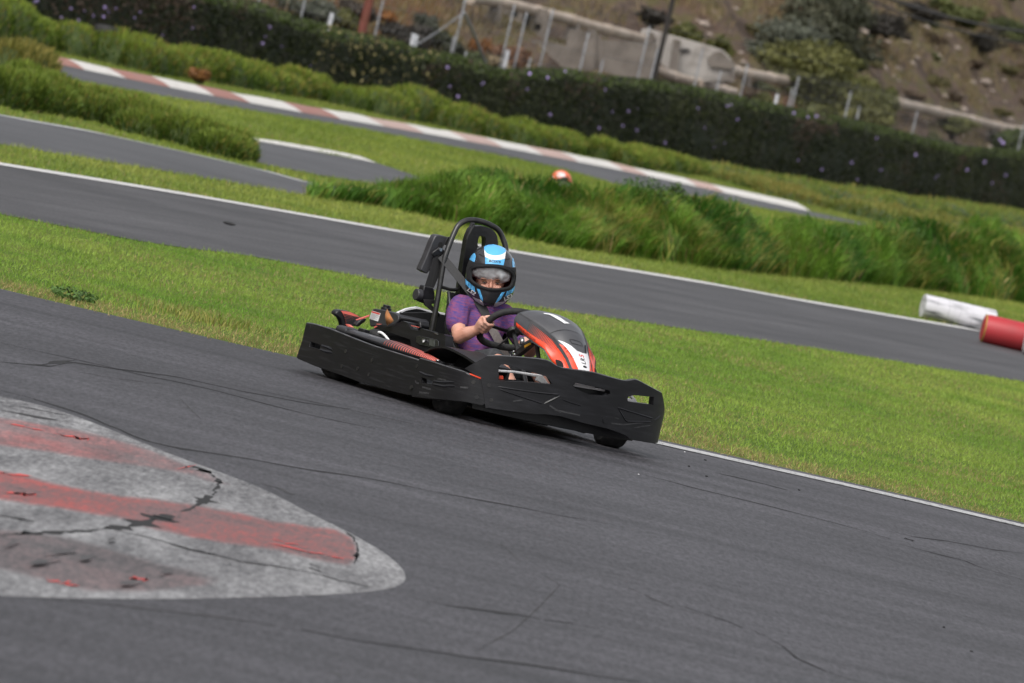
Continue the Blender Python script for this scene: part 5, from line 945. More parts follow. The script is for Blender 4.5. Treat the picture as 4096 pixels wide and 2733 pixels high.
# white-edged tail fairing
tf = panel('tail_fairing', [(-0.1515,0.3978),(-0.1348,0.4126),(-0.093,0.4378),(-0.036,0.4584),(-0.0089,0.4611),(0.027,0.4577),(0.0804,0.4539),(0.1743,0.4558),(0.1957,0.3912),(-0.1138,0.3364),(-0.1469,0.3809)], px_(-.80), M['plastic'], KART, .03, (), .06, .004)
te = [(-0.1515,0.3978),(-0.1349,0.4132),(-0.0932,0.4384),(-0.0618,0.4508),(-0.0296,0.4604),(-0.0055,0.4617),(0.0267,0.4586),(0.0798,0.4562),(0.1245,0.4588),(0.1736,0.4586)]
MB().loft([[(-.795, q[0], q[1] - .006), (-.795, q[0], q[1] + .004), (-.815, q[0], q[1] + .004), (-.815, q[0], q[1] - .006)] for q in te]).build('white_edge', M['white'], tf)
panel('tail_inner', [(-0.2282,0.4242),(-0.0298,0.4595),(0.0893,0.4571),(0.1326,0.3256),(-0.2187,0.2637)], px_(-.62), M['foam'], KART, .02, (), .1, 0)
# long striped side pod
pod = [(q[0], -.585, q[1]) for q in [(-0.5288,0.2665),(-0.4627,0.2697),(-0.3618,0.2697),(-0.1934,0.2674),(-0.0261,0.2652),(0.1401,0.2629),(0.2779,0.2606),(0.3772,0.2579),(0.437,0.2575)]]; pr_ = [(.024, .016), (.034, .019), (.042, .022), (.048, .025), (.052, .030), (.05, .028), (.044, .022), (.03, .014), (.012, .008)]
ps = spline([Vector(v) for v in pod], 6); pw = [Vector((a, c, 0)) for a, c in pr_]; pw = spline(pw, 6)
NP = 18
def podp(i, k, s=1.0): a = 2 * math.pi * k / NP; q, w = ps[i], pw[i]; return (q.x, q.y + w.x * math.cos(a) * s, q.z + w.y * math.sin(a) * s)
pd = MB().loft([[podp(i, k) for k in range(NP)] for i in range(len(ps))]).build('side_pod', M['topblack'], KART)
st = MB(); n0, n1 = 22, 45; NS = 26
pp = lambda s, k, g: (lambda i, f: tuple(Vector(podp(i, k, g)).lerp(Vector(podp(min(i + 1, len(ps) - 1), k, g)), f)))(int(s), s - int(s))
for j in range(NS):
    s0 = n0 + (n1 - n0) * j / NS; wd = (n1 - n0) / NS * (.12 + .74 * (j / NS)); P = MB()
    ks = [3.6 + .7 * q for q in range(9)]
    A_p = [pp(s0 + (k - 6) * .12, k, 1.03) for k in ks]; B_p = [pp(s0 + wd + (k - 6) * .12, k, 1.03) for k in ks]
    P.loft([A_p, B_p], closed=False); P.build('red_stripe', M['fadedred'], pd)
tv, tfc = textmesh('SODIKART.COM', .03); x0, x1 = 14.5, 19.5
obj('lettering', [pp(17 + v[0] * 19, 6.3 - v[1] * 38, 1.02) for v in tv], tfc, M['greyprint'], pd)
b = MB(); q = [(-0.5622,0.2859)][0]; b.box((q[0], -.57, q[1] - .014), (.12, .10, .045)); bev(b.build('pod_end_cap', M['topblack'], KART), .02, 3)
panel('red_patch', [(-0.5075,0.3083),(-0.4784,0.3123),(-0.4376,0.3027),(-0.472,0.2981)], sp(-.632), M['fadedred'], KART, .02, (), .05, .002)
b = MB(); q = [(-0.4362,0.2944)][0]; b.box((q[0], -.55, q[1]), (.06, .04, .025)); bev(b.build('pod_latch', M['plastic'], KART), .004)
q = [(0.4275,0.26)][0]; MB().box((q[0], -.60, q[1] + .004), (.02, .02, .008)).build('steel_clip', M['steel'], pd)
# arch over the front wheel
ar = [(0.2606,0.2663),(0.282,0.2929),(0.316,0.3145),(0.3611,0.3305),(0.4166,0.3422),(0.4745,0.3483),(0.5452,0.3445),(0.6175,0.3368),(0.6898,0.3283),(0.7916,0.311)]
ao = MB().loft([[(q[0], -.60, q[1]), (q[0], -.38, q[1] + .004), (q[0], -.38, q[1] - .010), (q[0], -.60, q[1] - .012)] for q in spline([Vector((a, c, 0)) for a, c in ar], 4)]).build('wheel_arch', M['plastic'], KART)
panel('arch_inner_panel', [tuple(q) for q in ar] + [(ar[-1][0], .1), (ar[0][0], .1)], sp(-.39), M['foam'], KART, .01, (), .08, 0)
# steering
SWc = Vector((.135, 0, .492)); SWa = Vector((.70, 0, .714)); SWn = Vector((-.714, 0, .70)); SWy = Vector((0, 1, 0))
def swp(th):
    c_, s_ = math.cos(th), math.sin(th); e = 2 / 2.7; a = abs(c_) ** e * (1 if c_ > 0 else -1) * .172; b_ = abs(s_) ** e * (1 if s_ > 0 else -1) * .150
    return SWc + SWy * a + SWa * b_
sw = MB().tube([swp(2 * math.pi * k / 48) for k in range(48)], .0185, 12, True).build('steering_wheel', M['rubber'], KART)
for th in (0, math.pi, -math.pi / 2):
    e = swp(th); MB().tube([SWc - SWn * .02, SWc.lerp(e, .5) - SWn * .015, e], .012, 8, flat=.45).build('spoke', M['frame'], sw)
bev(MB().tube([SWc - SWn * .03, SWc - SWn * .005], .04, 14).build('hub', M['frame'], sw), .004)
MB().tube([SWc - SWn * .03, (.42, 0, .2), (.62, 0, .1)], .013, 10).build('steering_column', M['frame'], KART)
kb = panel('column_bracket', [(0.2724,0.3887),(0.2867,0.3949),(0.3355,0.4275),(0.4095,0.4628),(0.4217,0.4569),(0.4232,0.4481),(0.3791,0.4162),(0.3051,0.3639),(0.2841,0.3619)], sp(-.05), M['frame'], KART, .03, (), .05, .003)
panel('yellow_label', [(0.3617,0.4317),(0.4138,0.4562),(0.4209,0.4477),(0.3707,0.4188)], sp(-.053), M['yellow'], kb, .002, (), .05, 0)
for q in [(0.2877,0.3842),(0.3031,0.371)]: MB().ell((q[0], -.06, q[1]), (.008, .008, .008)).build('bolt', M['steel'], kb)
MB().tube([(q[0], -.02, q[1]) for q in [(0.2735,0.462),(0.2953,0.4342)]], .014, 10).build('column_clamp', M['steel'], KART)
for s in (-1, 1): MB().tube([(.55, s * .13, .06), (.60, s * .13, .16), (.60, s * .13 + .05, .17)], .008, 8).build('pedal', M['frame'], KART)

# nose fairing
ST = [((.45, .19, .598), (.47, .213, .530), (.435, .634)), ((.55, .165, .575), (.55, .20, .500), (.545, .626)), ((.63, .134, .545), (.64, .185, .472), (.63, .603)), ((.705, .106, .513), (.735, .165, .447), (.712, .566)), ((.776, .084, .467), (.775, .145, .405), (.787, .505)), ((.83, .075, .430), (.822, .128, .385), (.842, .446)), ((.875, .066, .385), (.862, .11, .352), (.888, .392)), ((.90, .06, .25), (.89, .10, .22), (.912, .255))]
def lerpst(s):
    s = max(0, min(len(ST) - 1 - 1e-6, s)); i = int(s); f = s - i; g = lambda k: [tuple(a * (1 - f) + b_ * f for a, b_ in zip(ST[i][j], ST[i + 1][j])) for j in range(3)]
    return g(0)
def ftop(s, w, d=0):
    c, lo, tp = lerpst(s); k = abs(w) ** 2.6; x = tp[0] * (1 - k) + c[0] * k; z = tp[1] * (1 - k) + c[2] * k
    sl = max(0, min(1, (s - 1.5) / 3.5)); return Vector((x + d * (.2 + .75 * sl), w * c[1], z + d * (.95 - .55 * sl)))
def fside(s, q, d=0, sg=-1):
    c, lo, tp = lerpst(s); bu = .012 * math.sin(math.pi * min(1, q)); v = Vector(c).lerp(Vector(lo), q); return Vector((v.x, sg * (v.y + bu + d), v.z))
SS = [k * .25 for k in range(29)]
nf = MB().loft([[ftop(s, w) for w in [k / 10 - 1 for k in range(21)]] for s in SS], closed=False).build('nose_fairing', mat('grey_black_nose_plastic', (.062, .062, .067), (.075, .075, .08), 8, .36), KART, ang=60)
nf.modifiers.new('shell', 'SOLIDIFY').thickness = .010
def side_panel(sg):
    out = MB().loft([[fside(s, q, 0, sg) for q in (.0, .25, .5, .75, 1.0)] for s in SS], closed=False).build('side_panel', M['orange'], nf, ang=60); out.modifiers.new('shell', 'SOLIDIFY').thickness = .008
    bl = MB().loft([[fside(s, q, .0015, sg) for q in (-.04, .03, .10)] for s in SS], closed=False).build('black_border', M['darkprint'], out)
    MB().loft([[fside(s, q, .001, sg) for q in (.93, .97, 1.03)] for s in SS if s < 4.5], closed=False).build('black_edge', M['darkprint'], out)
    MB().loft([[fside(g * (1.02 + .22 * q / .62), q if g > .16 else q * 1.6, .0018, sg) for q in (.04, .2, .35, .5, .62)] for g in [0, .08, .155, .17, .3, .5, .75, 1.0]], closed=False).build('black_corner', M['topblack'], out)
    for k in range(24):
        s0 = 1.0 + k * .115; wd = .110 - .0038 * k; ln = .58 - .008 * k
        MB().loft([[fside(s0 + g * .22, .06 + ln * g, .002, sg), fside(s0 + wd + g * .22, .06 + ln * g, .002, sg)] for g in (0, .5, 1)], closed=False).build('dark_stripe', M['darkprint'], out)
    tv, tc = textmesh('SODIKART.COM', .026); obj('lettering', [fside(1.35 - sg * -1 * v[0] * -8.5 if sg < 0 else 1.35 - v[0] * 8.5, .80 - v[1] * 9, .003, sg) for v in tv], tc, M['darkprint'], out)
    MB().loft([[fside(s, .62 + w * .30 * math.sin(math.pi * (s - 4.55) / 1.5), .004, sg) for w in (-1, -.4, .4, 1)] for s in [4.55 + k * .15 for k in range(11)]], closed=False).build('air_slot', M['foam'], out)
side_panel(-1); side_panel(1)
f2 = lambda a, c: ftop(a, c, .003)
sheet('nose_badge', [(3.25, -.93), (3.7, -.7), (4.15, -.42), (4.42, -.2), (4.5, .2), (4.45, .52), (4.25, .72), (3.85, .80), (4.3, .86), (4.8, .82), (5.5, .72), (6.15, .62), (6.2, .55), (6.2, -.45), (5.6, -.55), (5, -.64), (4.4, -.74), (3.8, -.84)], f2, M['white'], nf, .12)
sheet('orange_flash', [(3.5, -.97), (3.8, -.86), (4.4, -.76), (5, -.66), (5.6, -.57), (6.2, -.47), (6.25, -.93), (5, -.95), (4, -.97)], f2, M['orange'], nf, .12)
sheet('orange_flash', [(4.2, .97), (4.3, .88), (4.8, .84), (5.5, .74), (6.2, .58), (6.25, .93), (5, .96)], f2, M['orange'], nf, .12)
sheet('number_1', [(.60, -.42), (.60, -.18), (.72, -.10), (1.95, .16), (2.1, -.16), (.90, -.36), (.78, -.46)], f2, M['decal'], nf, .1)
sheet('black_vent', [(4.0, .72), (4.3, .60), (4.35, .50), (3.6, .66), (3.4, .80)], lambda a, c: ftop(a, c, .0035), M['foam'], nf, .1)
for P in ([(2.55, -.95), (2.75, -.5), (2.85, 0), (2.9, .5), (2.95, .85)], [(3.55, -.42), (3.62, .25), (3.7, .38), (3.95, .40)], [(3.85, -.38), (3.92, .3)], [(3.55, -.42), (3.85, -.38)]): ribbon('moulded_groove', P, .035, lambda a, c, d: ftop(a, c, .0025), GROOVE, nf, 0)
for ch, cs, m_ in (('5', 4.78, M['redprint']), ('R', 5.08, M['darkprint']), ('L', 5.36, M['darkprint'])):
    tv, tc = textmesh(ch, .05, .15, .0008); obj('lettering', [ftop(cs - v[0] * 9, .12 - v[1] * 11 + (cs - 5) * .1, .0045) for v in tv], tc, m_, nf)
sheet('round_emblem', [(5.68 + .1 * math.cos(k * .45), .2 + .19 * math.sin(k * .45)) for k in range(14)], lambda a, c: ftop(a, c, .0045), M['darkprint'], nf, .1)
MB().loft([[(.47, -.20, .525), (.47, .20, .525), (.50, .19, .50), (.50, -.19, .50)], [(.58, -.17, .50), (.58, .17, .50), (.60, .16, .48), (.60, -.16, .48)]]).build('dash_underside', M['foam'], KART)
MB().tube([(.47, -.19, .51), (.44, 0, .53), (.47, .19, .51)], .018, 10).build('dash_lip', M['frame'], nf)
for s in (-1, 1): MB().tube([(.56, s * .12, .49), (.70, s * .1, .25), (.78, s * .1, .1)], .012, 8).build('fairing_stay', M['frame'], KART)

# the dry leaf caught on the engine cover
lf = [(q[0], -.455, q[1]) for q in [(-0.4063,0.4375),(-0.3849,0.4233),(-0.3478,0.4028),(-0.3167,0.3866),(-0.3456,0.3666),(-0.3705,0.3536),(-0.3877,0.3672),(-0.4024,0.3913),(-0.4136,0.4115),(-0.4146,0.4274)]]
c0 = Vector(lf[0]); V = [Vector((sum(q[0] for q in lf) / 10, -.475, sum(q[2] for q in lf) / 10)) - c0] + [Vector(q) - c0 for q in lf]
lo_ = obj('dry_leaf', V, [(0, i + 1, (i + 1) % 10 + 1) for i in range(10)], M['leaf']); lo_.modifiers.new('t', 'SOLIDIFY').thickness = .002
lo_.matrix_world = Matrix.Translation(KART.location) @ Matrix.Rotation(R(-57), 4, 'Z') @ Matrix.Translation(c0); tag(lo_, 'orange brown dry leaf caught on top of the kart engine cover', 'leaf')

# ---------------------------------------------------------------- driver
def shirt_mat():
    m, n, l, b = nodes('heather_shirt'); b.inputs['Roughness'].default_value = .85; b.inputs['Specular IOR Level'].default_value = .2
    v = coords(n, l, (1, 1, 7)); a = N(n, 'ShaderNodeTexNoise', Scale=24, Detail=5, Roughness=.6); l.new(v, a.inputs['Vector'])
    rp = ramp(n, [(.32, (.055, .05, .19)), (.44, (.10, .055, .185)), (.54, (.155, .06, .165)), (.64, (.24, .065, .125)), (.74, (.15, .08, .22))]); l.new(a.outputs[0], rp.inputs[0]); l.new(rp.outputs[0], b.inputs['Base Color'])
    v2 = coords(n, l); c = N(n, 'ShaderNodeTexNoise', Scale=16, Detail=3); l.new(v2, c.inputs['Vector']); bp = N(n, 'ShaderNodeBump', Strength=.7, Distance=.02); l.new(c.outputs[0], bp.inputs['Height']); l.new(bp.outputs[0], b.inputs['Normal'])
    return m
def limb(b, P, rr, seg=12):
    b.tube(P, rr, seg)
    for q, r_ in zip(P, rr): b.ell(q, (r_, r_, r_), 10, 7)
cT = math.cos(R(5.7)); sT = math.sin(R(5.7))
HXv, HZv = cx * cT - cy * sT, cx * sT + cy * cT; HYv = HZv.cross(HXv)
def driver(root, hc_local, helmetcols, full=True):
    """A seated child; root carries the kart's frame."""
    bpy.context.view_layer.update(); RW = root.matrix_world.copy(); RI = RW.inverted()
    hw = RW @ Vector((hc_local[0], 0, hc_local[1]))
    HM = RI @ Matrix(((HXv.x, HYv.x, HZv.x, hw.x), (HXv.y, HYv.y, HZv.y, hw.y), (HXv.z, HYv.z, HZv.z, hw.z), (0, 0, 0, 1)))
    hp_ = lambda X, Y, Z: HM @ Vector((X, Y, Z)); H3 = HM.to_3x3()
    b = MB()
    b.ell((-.12, 0, .20), (.11, .135, .10)); b.ell((-.15, 0, .32), (.10, .125, .13)); b.ell((-.19, 0, .45), (.095, .135, .14)); limb(b, [(-.20, -.13, .545), (-.2, 0, .565), (-.2, .13, .545)], [.05, .055, .05])
    limb(b, [(-.2, 0, .56), tuple(hp_(0, .015, -.10))], [.046, .044]); b.ell(hp_(0, .01, -.01), (.080, .094, .118), 24, 16, H3); b.ell(hp_(0, -.025, -.075), (.055, .06, .055), 16, 10, H3)
    # face
    e1, e2, ns = [(-0.0314,-0.0386),(0.0417,-0.0357),(0.0074,-0.0584)]
    cxm = (e1[0] + e2[0]) / 2
    b.ell(hp_(cxm, -.088, ns[1] + .006), (.011, .022, .02), 10, 8, H3); b.ell(hp_(cxm, -.082, ns[1] + .030), (.007, .016, .028), 10, 8, H3); b.ell(hp_(cxm, -.097, ns[1] - .002), (.010, .014, .009), 10, 8, H3)
    for e in (e1, e2): b.ell(hp_(e[0] * .95, -.068, e[1] - .026), (.026, .022, .020), 10, 8, H3); b.ell(hp_(e[0] * .95, -.070, e[1] + .019), (.026, .019, .009), 10, 8, H3)
    for s in (-1, 1):
        el_ = (-.005, s * .228, .388); wr = (.10, s * .193, .452); P = SWc + SWy * (s * .172) + SWa * -.005
        limb(b, [(-.19, s * .155, .545), (-.10, s * .2, .465), el_], [.047, .043, .037]); limb(b, [el_, (.05, s * .213, .422), wr], [.038, .036, .025])
        pk = P + SWy * (s * .026) + SWn * .006; limb(b, [wr, tuple(pk)], [.025, .024]); b.ell(pk, (.024, .018, .040), 12, 8)
        for k, (o_, ln) in enumerate(((.033, .92), (.011, 1.0), (-.011, .96), (-.031, .82))):
            q = lambda y, nn: P + SWa * o_ + SWy * (s * y * ln) + SWn * nn
            limb(b, [q(.030, .012), q(.031, -.016), q(.010, -.031), q(-.020, -.026), q(-.028, -.006)], [.0105, .0105, .0098, .009, .008], 8)
        limb(b, [pk + SWn * .012, P + SWa * .030 + SWy * (s * .008) + SWn * .026, P + SWa * .048 + SWy * (s * -.016) + SWn * .022], [.012, .0105, .009], 8)
        kn = (.255, s * .14, .315); an = (.56, s * .125, .135); limb(b, [(-.08, s * .085, .19), (.1, s * .12, .285), kn], [.078, .07, .052]); limb(b, [kn, (.38, s * .138, .245), an], [.05, .05, .034]); limb(b, [an, (.62, s * .125, .12)], [.034, .03])
    body = remeshed('body', b, .0052, M['skin'], root, 3)
    # clothes
    b = MB(); b.ell((-.13, 0, .24), (.118, .145, .08)); b.ell((-.15, 0, .32), (.112, .14, .13)); b.ell((-.19, 0, .45), (.108, .15, .14)); limb(b, [(-.20, -.13, .545), (-.2, 0, .562), (-.2, .13, .545)], [.06, .062, .06])
    for s in (-1, 1): limb(b, [(-.2, s * .14, .545), (-.155, s * .178, .51), (-.09, s * .208, .452)], [.062, .062, .060]); 
    b.ell((-.075, -.02, .30), (.05, .09, .04)); b.ell((-.07, .03, .37), (.04, .08, .03))
    sh = remeshed('t_shirt', b, .0065, shirt_mat() if full else M['shorts'], root, 3)
    b = MB(); b.ell((-.12, 0, .19), (.125, .155, .085))
    for s in (-1, 1): limb(b, [(-.08, s * .09, .195), (.08, s * .12, .27), (.235, s * .139, .315)], [.088, .080, .066])
    remeshed('shorts', b, .007, M['shorts'], root, 3)
    for s in (-1, 1):
        b = MB(); b.ell((.58, s * .125, .125), (.05, .04, .055)); b.ell((.645, s * .125, .125), (.075, .042, .042)); b.box((.63, s * .125, .085), (.2, .075, .02)); remeshed('shoe', b, .007, M['shoe'], root, 2)
    ey = []
    for e in (e1, e2):
        k = obj('eye', *(lambda q: (q.V, q.F))(MB().ell(hp_(e[0] * .95, -.0805, e[1] - .001), (.0115, .010, .0040), 12, 8, H3)), M['lid'], root)
        obj('iris', *(lambda q: (q.V, q.F))(MB().ell(hp_(e[0] * .95, -.0865, e[1] - .001), (.0062, .005, .0052), 10, 8, H3)), M['eye'], k)
        obj('eyelid', *(lambda q: (q.V, q.F))(MB().ell(hp_(e[0] * .95, -.082, e[1] + .0058), (.0145, .010, .0042), 12, 8, H3)), M['brow'], k)
        obj('eyebrow', *(lambda q: (q.V, q.F))(MB().ell(hp_(e[0] * .95, -.0835, e[1] + .0165), (.017, .006, .0024), 12, 8, H3)), M['brow'], root)
    # hair net: a crumpled cap under the helmet rim
    nb = MB().ell((0, 0, 0), (.112, .104, .066), 56, 36); NV = []
    for v in nb.V:
        v = Vector(v); d = 1 + .10 * noise.noise(v * 26) + .05 * noise.noise(v * 60); NV.append(hp_(v.x * d - .002, v.y * d - .022, v.z * d + .034 - (.016 if v.x > .05 else .004 if v.x < -.06 else 0)))
    obj('hair_net', NV, nb.F, M['net'], root)
    # helmet
    PR = [(.169, .0, .0), (.164, .036, .045), (.153, .062, .076), (.135, .086, .106), (.112, .105, .130), (.085, .119, .147), (.05, .130, .158), (.01, .135, .163), (-.035, .1355, .163), (-.07, .132, .160), (-.098, .123, .154), (-.122, .108, .146), (-.142, .087, .136), (-.158, .058, .122), (-.165, .035, .110)]
    zs, ws, ds = [q[0] for q in PR][::-1], [q[1] for q in PR][::-1], [q[2] for q in PR][::-1]
    PS = spline([Vector((q[1], q[2], q[0])) for q in PR], 5)
    zz = [q.z for q in PS][::-1]; ww = [q.x for q in PS][::-1]; dd_ = [q.y for q in PS][::-1]
    def wd(z): return float(np.interp(z, zz, ww)), float(np.interp(z, zz, dd_))
    def hs(ph, z, g=1.0):      # ph = angle from the front
        w, d = wd(z); back = .92 if abs(ph) > math.pi / 2 else 1
        return ((w * g) * math.sin(ph), -d * g * math.cos(ph) * back, z if g == 1 else z * (1 + (g - 1) * .6))
    def pz(X, Z): w, d = wd(Z); return (math.asin(max(-1, min(1, X / max(w, 1e-4)))), Z)
    def fr(X, Z, g=1.006): ph, z = pz(X, Z); return hs(ph, z, g)
    opn = [(-0.1079,0.0189),(-0.099,0.0327),(-0.0792,0.0408),(-0.0438,0.0464),(-0.0056,0.0507),(0.0329,0.052),(0.0641,0.0489),(0.0935,0.039),(0.1128,0.0255),(0.1212,0.0057),(0.1215,-0.0148),(0.1165,-0.0372),(0.1052,-0.0525),(0.083,-0.0625),(0.0451,-0.0704),(0.0095,-0.0739),(-0.0217,-0.0709),(-0.0482,-0.0642),(-0.0697,-0.0545),(-0.0887,-0.0448),(-0.1029,-0.0321),(-0.1085,-0.0069)]
    opn = [tuple(q[:2]) for q in spline([Vector((a, c, 0)) for a, c in opn], 3, True)]
    # shell with the eye opening: built in (angle, height) with the opening as a hole
    SC_ = .13; out = [(-math.pi * SC_, -.165), (math.pi * SC_, -.165), (math.pi * SC_, .150), (-math.pi * SC_, .150)]
    hole = [(pz(a, c)[0] * SC_, c) for a, c in opn]
    V, T = tri2d(out, (hole,), .009); VV = [hs(v[0] / SC_, v[1]) for v in V]
    bm = bmesh.new(); me = D.meshes.new('helmet'); me.from_pydata(VV, [], T); bm.from_mesh(me)
    bmesh.ops.remove_doubles(bm, verts=bm.verts, dist=.0006)
    cap = MB().loft([[hs(2 * math.pi * k / 60, z) for k in range(60)] for z in (.148, .153, .158, .163, .1665, .1689)]); m2 = D.meshes.new('c'); m2.from_pydata(cap.V, [], cap.F); bm.from_mesh(m2)
    bmesh.ops.recalc_face_normals(bm, faces=bm.faces); bm.to_mesh(me); bm.free(); me.polygons.foreach_set('use_smooth', [True] * len(me.polygons))
    me.materials.append(helmetcols['shell']); he = link(D.objects.new('helmet', me), root); he.matrix_local = HM
    V, T = tri2d(out, ([(a * 1.04, c * 1.04) for a, c in hole],), .02); obj('padding', [hs(v[0] / SC_, v[1], .90) for v in V], T, M['lining'], he)
    MB().tube([fr(a, c, .99) for a, c in opn], .0085, 8, True).build('opening_trim', M['foam'], he)
    MB().tube([fr(a * 1.085, c * 1.10 + .003, .985) for a, c in opn], .006, 8, True).build('opening_trim', M['foam'], he)
    if not full:
        for P, m_ in (([(-.06, .13), (.03, .155), (.05, .10), (-.05, .08)], M['white']), ([(-.13, .02), (-.12, .075), (-.09, .09), (-.085, .03)], M['white']), ([(-.07, .055), (.06, .10), (.1, .07), (-.02, .045)], M['darkprint'])): sheet('helmet_print', P, fr, m_, he, .02)
        return he
    def dec(nm, P, m_, g=1.007, n=3): sheet(nm, [tuple(q[:2]) for q in spline([Vector((a, c, 0)) for a, c in P], n, True)] if n else P, lambda a, c: fr(a, c, g + .006), m_, he, .008)
    dec('black_visor_band', [(-0.1235,0.0714),(-0.0918,0.0633),(-0.0361,0.0601),(0.019,0.0625),(0.0606,0.0584),(0.1098,0.0561),(0.1316,0.0595),(0.1368,0.0021),(0.1324,-0.0369),(0.1205,0.0262),(0.0927,0.0466),(0.0325,0.0566),(-0.0442,0.051),(-0.0944,0.0378),(-0.1115,0.0031),(-0.1123,-0.0408),(-0.1276,-0.0294),(-0.1332,0.0267)], M['foam'], 1.004, 0)
    dec('blue_top_panel', [(-0.0506,0.1456),(-0.0396,0.1596),(-0.0147,0.1678),(0.016,0.1703),(0.0422,0.1652),(0.0663,0.1506),(0.0634,0.1333),(0.0492,0.1208),(0.0269,0.1122),(0.0015,0.1091),(-0.0248,0.1147),(-0.0413,0.1254)], M['blue'], 1.008, 2)
    dec('white_swoosh', [(-0.049,0.1406),(-0.0414,0.126),(-0.0249,0.1152),(0.0015,0.1091),(0.0269,0.1122),(0.0492,0.1208),(0.0634,0.1333),(0.0668,0.1458),(0.0667,0.1264),(0.0657,0.0975),(0.0445,0.0908),(0.0166,0.0864),(-0.0093,0.088),(-0.0398,0.0973),(-0.0457,0.1224)], M['decal'], 1.007, 0)
    dec('blue_brow_panel', [(-0.0398,0.0973),(-0.0093,0.088),(0.0166,0.0864),(0.0445,0.0908),(0.0652,0.0975),(0.0639,0.0772),(0.0611,0.0584),(0.032,0.0612),(0.0062,0.0622),(-0.0348,0.0597)], M['blue'], 1.007, 0)
    dec('blue_side_panel', [(-0.0968,0.114),(-0.0886,0.0955),(-0.0919,0.0648),(-0.1051,0.0676),(-0.1227,0.0761),(-0.1222,0.0844),(-0.1136,0.1012)], M['blue'], 1.007, 0)
    dec('blue_side_panel', [(0.1089,0.1113),(0.1184,0.0981),(0.1271,0.0784),(0.13,0.0653),(0.121,0.0593),(0.1107,0.0572),(0.1056,0.0871)], M['blue'], 1.007, 0)
    for P in ([(-0.1316,-0.0278),(-0.1252,-0.0348),(-0.1181,-0.0393),(-0.1133,-0.0692),(-0.1273,-0.0577),(-0.1304,-0.0451)], [(-0.1153,-0.0416),(-0.1078,-0.0467),(-0.1008,-0.0782),(-0.1105,-0.072)], [(-0.1053,-0.0491),(-0.0994,-0.0536),(-0.0897,-0.0861),(-0.098,-0.0805)], [(-0.0964,-0.0559),(-0.091,-0.0605),(-0.0802,-0.0916),(-0.0875,-0.0877)], [(-0.0874,-0.0627),(-0.08,-0.0671),(-0.0711,-0.0972),(-0.0792,-0.0941)], [(-0.0659,-0.0753),(-0.0499,-0.0773),(-0.0292,-0.1252),(-0.0273,-0.1391),(-0.0419,-0.1264)], [(0.0673,-0.081),(0.0827,-0.0779),(0.0653,-0.117),(0.0478,-0.1355),(0.0394,-0.142),(0.0442,-0.1256)],
              [(0.0942,-0.0722),(0.1012,-0.0699),(0.0937,-0.098),(0.0874,-0.1012)], [(0.1036,-0.0681),(0.1095,-0.065),(0.1034,-0.0913),(0.0966,-0.0961)], [(0.1119,-0.0632),(0.1167,-0.0596),(0.1114,-0.0841),(0.1057,-0.089)], [(0.119,-0.0573),(0.1277,-0.0464),(0.1335,-0.0368),(0.1317,-0.0602),(0.123,-0.0765),(0.1138,-0.082)]): dec('blue_chin_stripe', P, M['blue'], 1.008, 0)
    dec('grey_chin_panel', [(-0.0871,-0.1181),(-0.0625,-0.1272),(-0.0414,-0.1315),(-0.027,-0.1424),(-0.0198,-0.1628),(-0.0444,-0.1537),(-0.0691,-0.1381)], M['greyprint'], 1.008, 0); dec('grey_chin_panel', [(0.0384,-0.1364),(0.0643,-0.1333),(0.093,-0.1245),(0.0804,-0.14),(0.0538,-0.1568),(0.03,-0.164)], M['greyprint'], 1.008, 0)
    for P in ([(-0.079,0.1104),(-0.0654,0.1086),(-0.0439,0.1),(-0.0449,0.0968),(-0.0648,0.103)], [(0.0685,0.0957),(0.0922,0.1032),(0.093,0.1002),(0.0702,0.0913)]): dec('vent_slot', P, M['foam'], 1.010, 0)
    def word(txt, size, c, rot, m_, shear=.25, sx=1.2, g=1.018):
        tv, tc = textmesh(txt, size, shear, .0006); cr, sr = math.cos(rot), math.sin(rot)
        obj('lettering', [fr(c[0] + v[0] * sx * cr - v[1] * sr, c[1] + v[0] * sx * sr + v[1] * cr, g) for v in tv], tc, m_, he)
    c = [(0.0137,0.0769),(-0.0937,-0.093),(0.1015,-0.1064),(-0.1098,0.0939)]
    word("BOX'S", .017, c[0], R(-1), M['darkprint'], .1, 1.35); word('LS2', .026, c[1], R(-30), M['decal'], .2, 1.3); word('LS2', .026, c[2], R(32), M['decal'], .2, 1.3)
    return he
DRV = empty('person', KART.location, R(-57)); tag(DRV, 'child driver in purple shirt and blue and black helmet holding the steering wheel', 'person')
driver(DRV, [(-0.194,0.7346)][0], {'shell': M['helmblack']})
# shoulder belt over the chest, lap belt
D0 = [(-0.2287,0.7782)][0]
bl = [(-.364, D0[0], D0[1]), (-.30, -.175, .72), (-.20, -.105, .632), (-.115, -.055, .56), (-.07, -.01, .48), (-.035, .05, .40), (-.03, .12, .31), (-.08, .16, .22)]
wv = [(.2, .9, .5), (.3, .9, .4), (.3, .9, .3), (.35, .9, .35), (.2, .75, .5), (.1, .7, .6), (0, .6, .7), (0, .5, .8)]
S_ = spline([Vector(q) for q in bl], 6); Wv = spline([Vector(q) for q in wv], 6)
band('shoulder_belt', S_[:24], Wv[:24], .046, M['webbing'], KART); band('shoulder_belt', S_[23:], Wv[23:], .046, M['beltlit'], KART)  # one belt: dark upper run, lower run in the lit tone
lap = spline([Vector(q) for q in ((-.12, -.175, .2), (-.03, -.12, .262), (.0, 0, .275), (-.03, .12, .262), (-.12, .175, .2))], 5); band('lap_belt', lap, [Vector((.3, 0, .95))] * len(lap), .04, M['webbing'], KART)

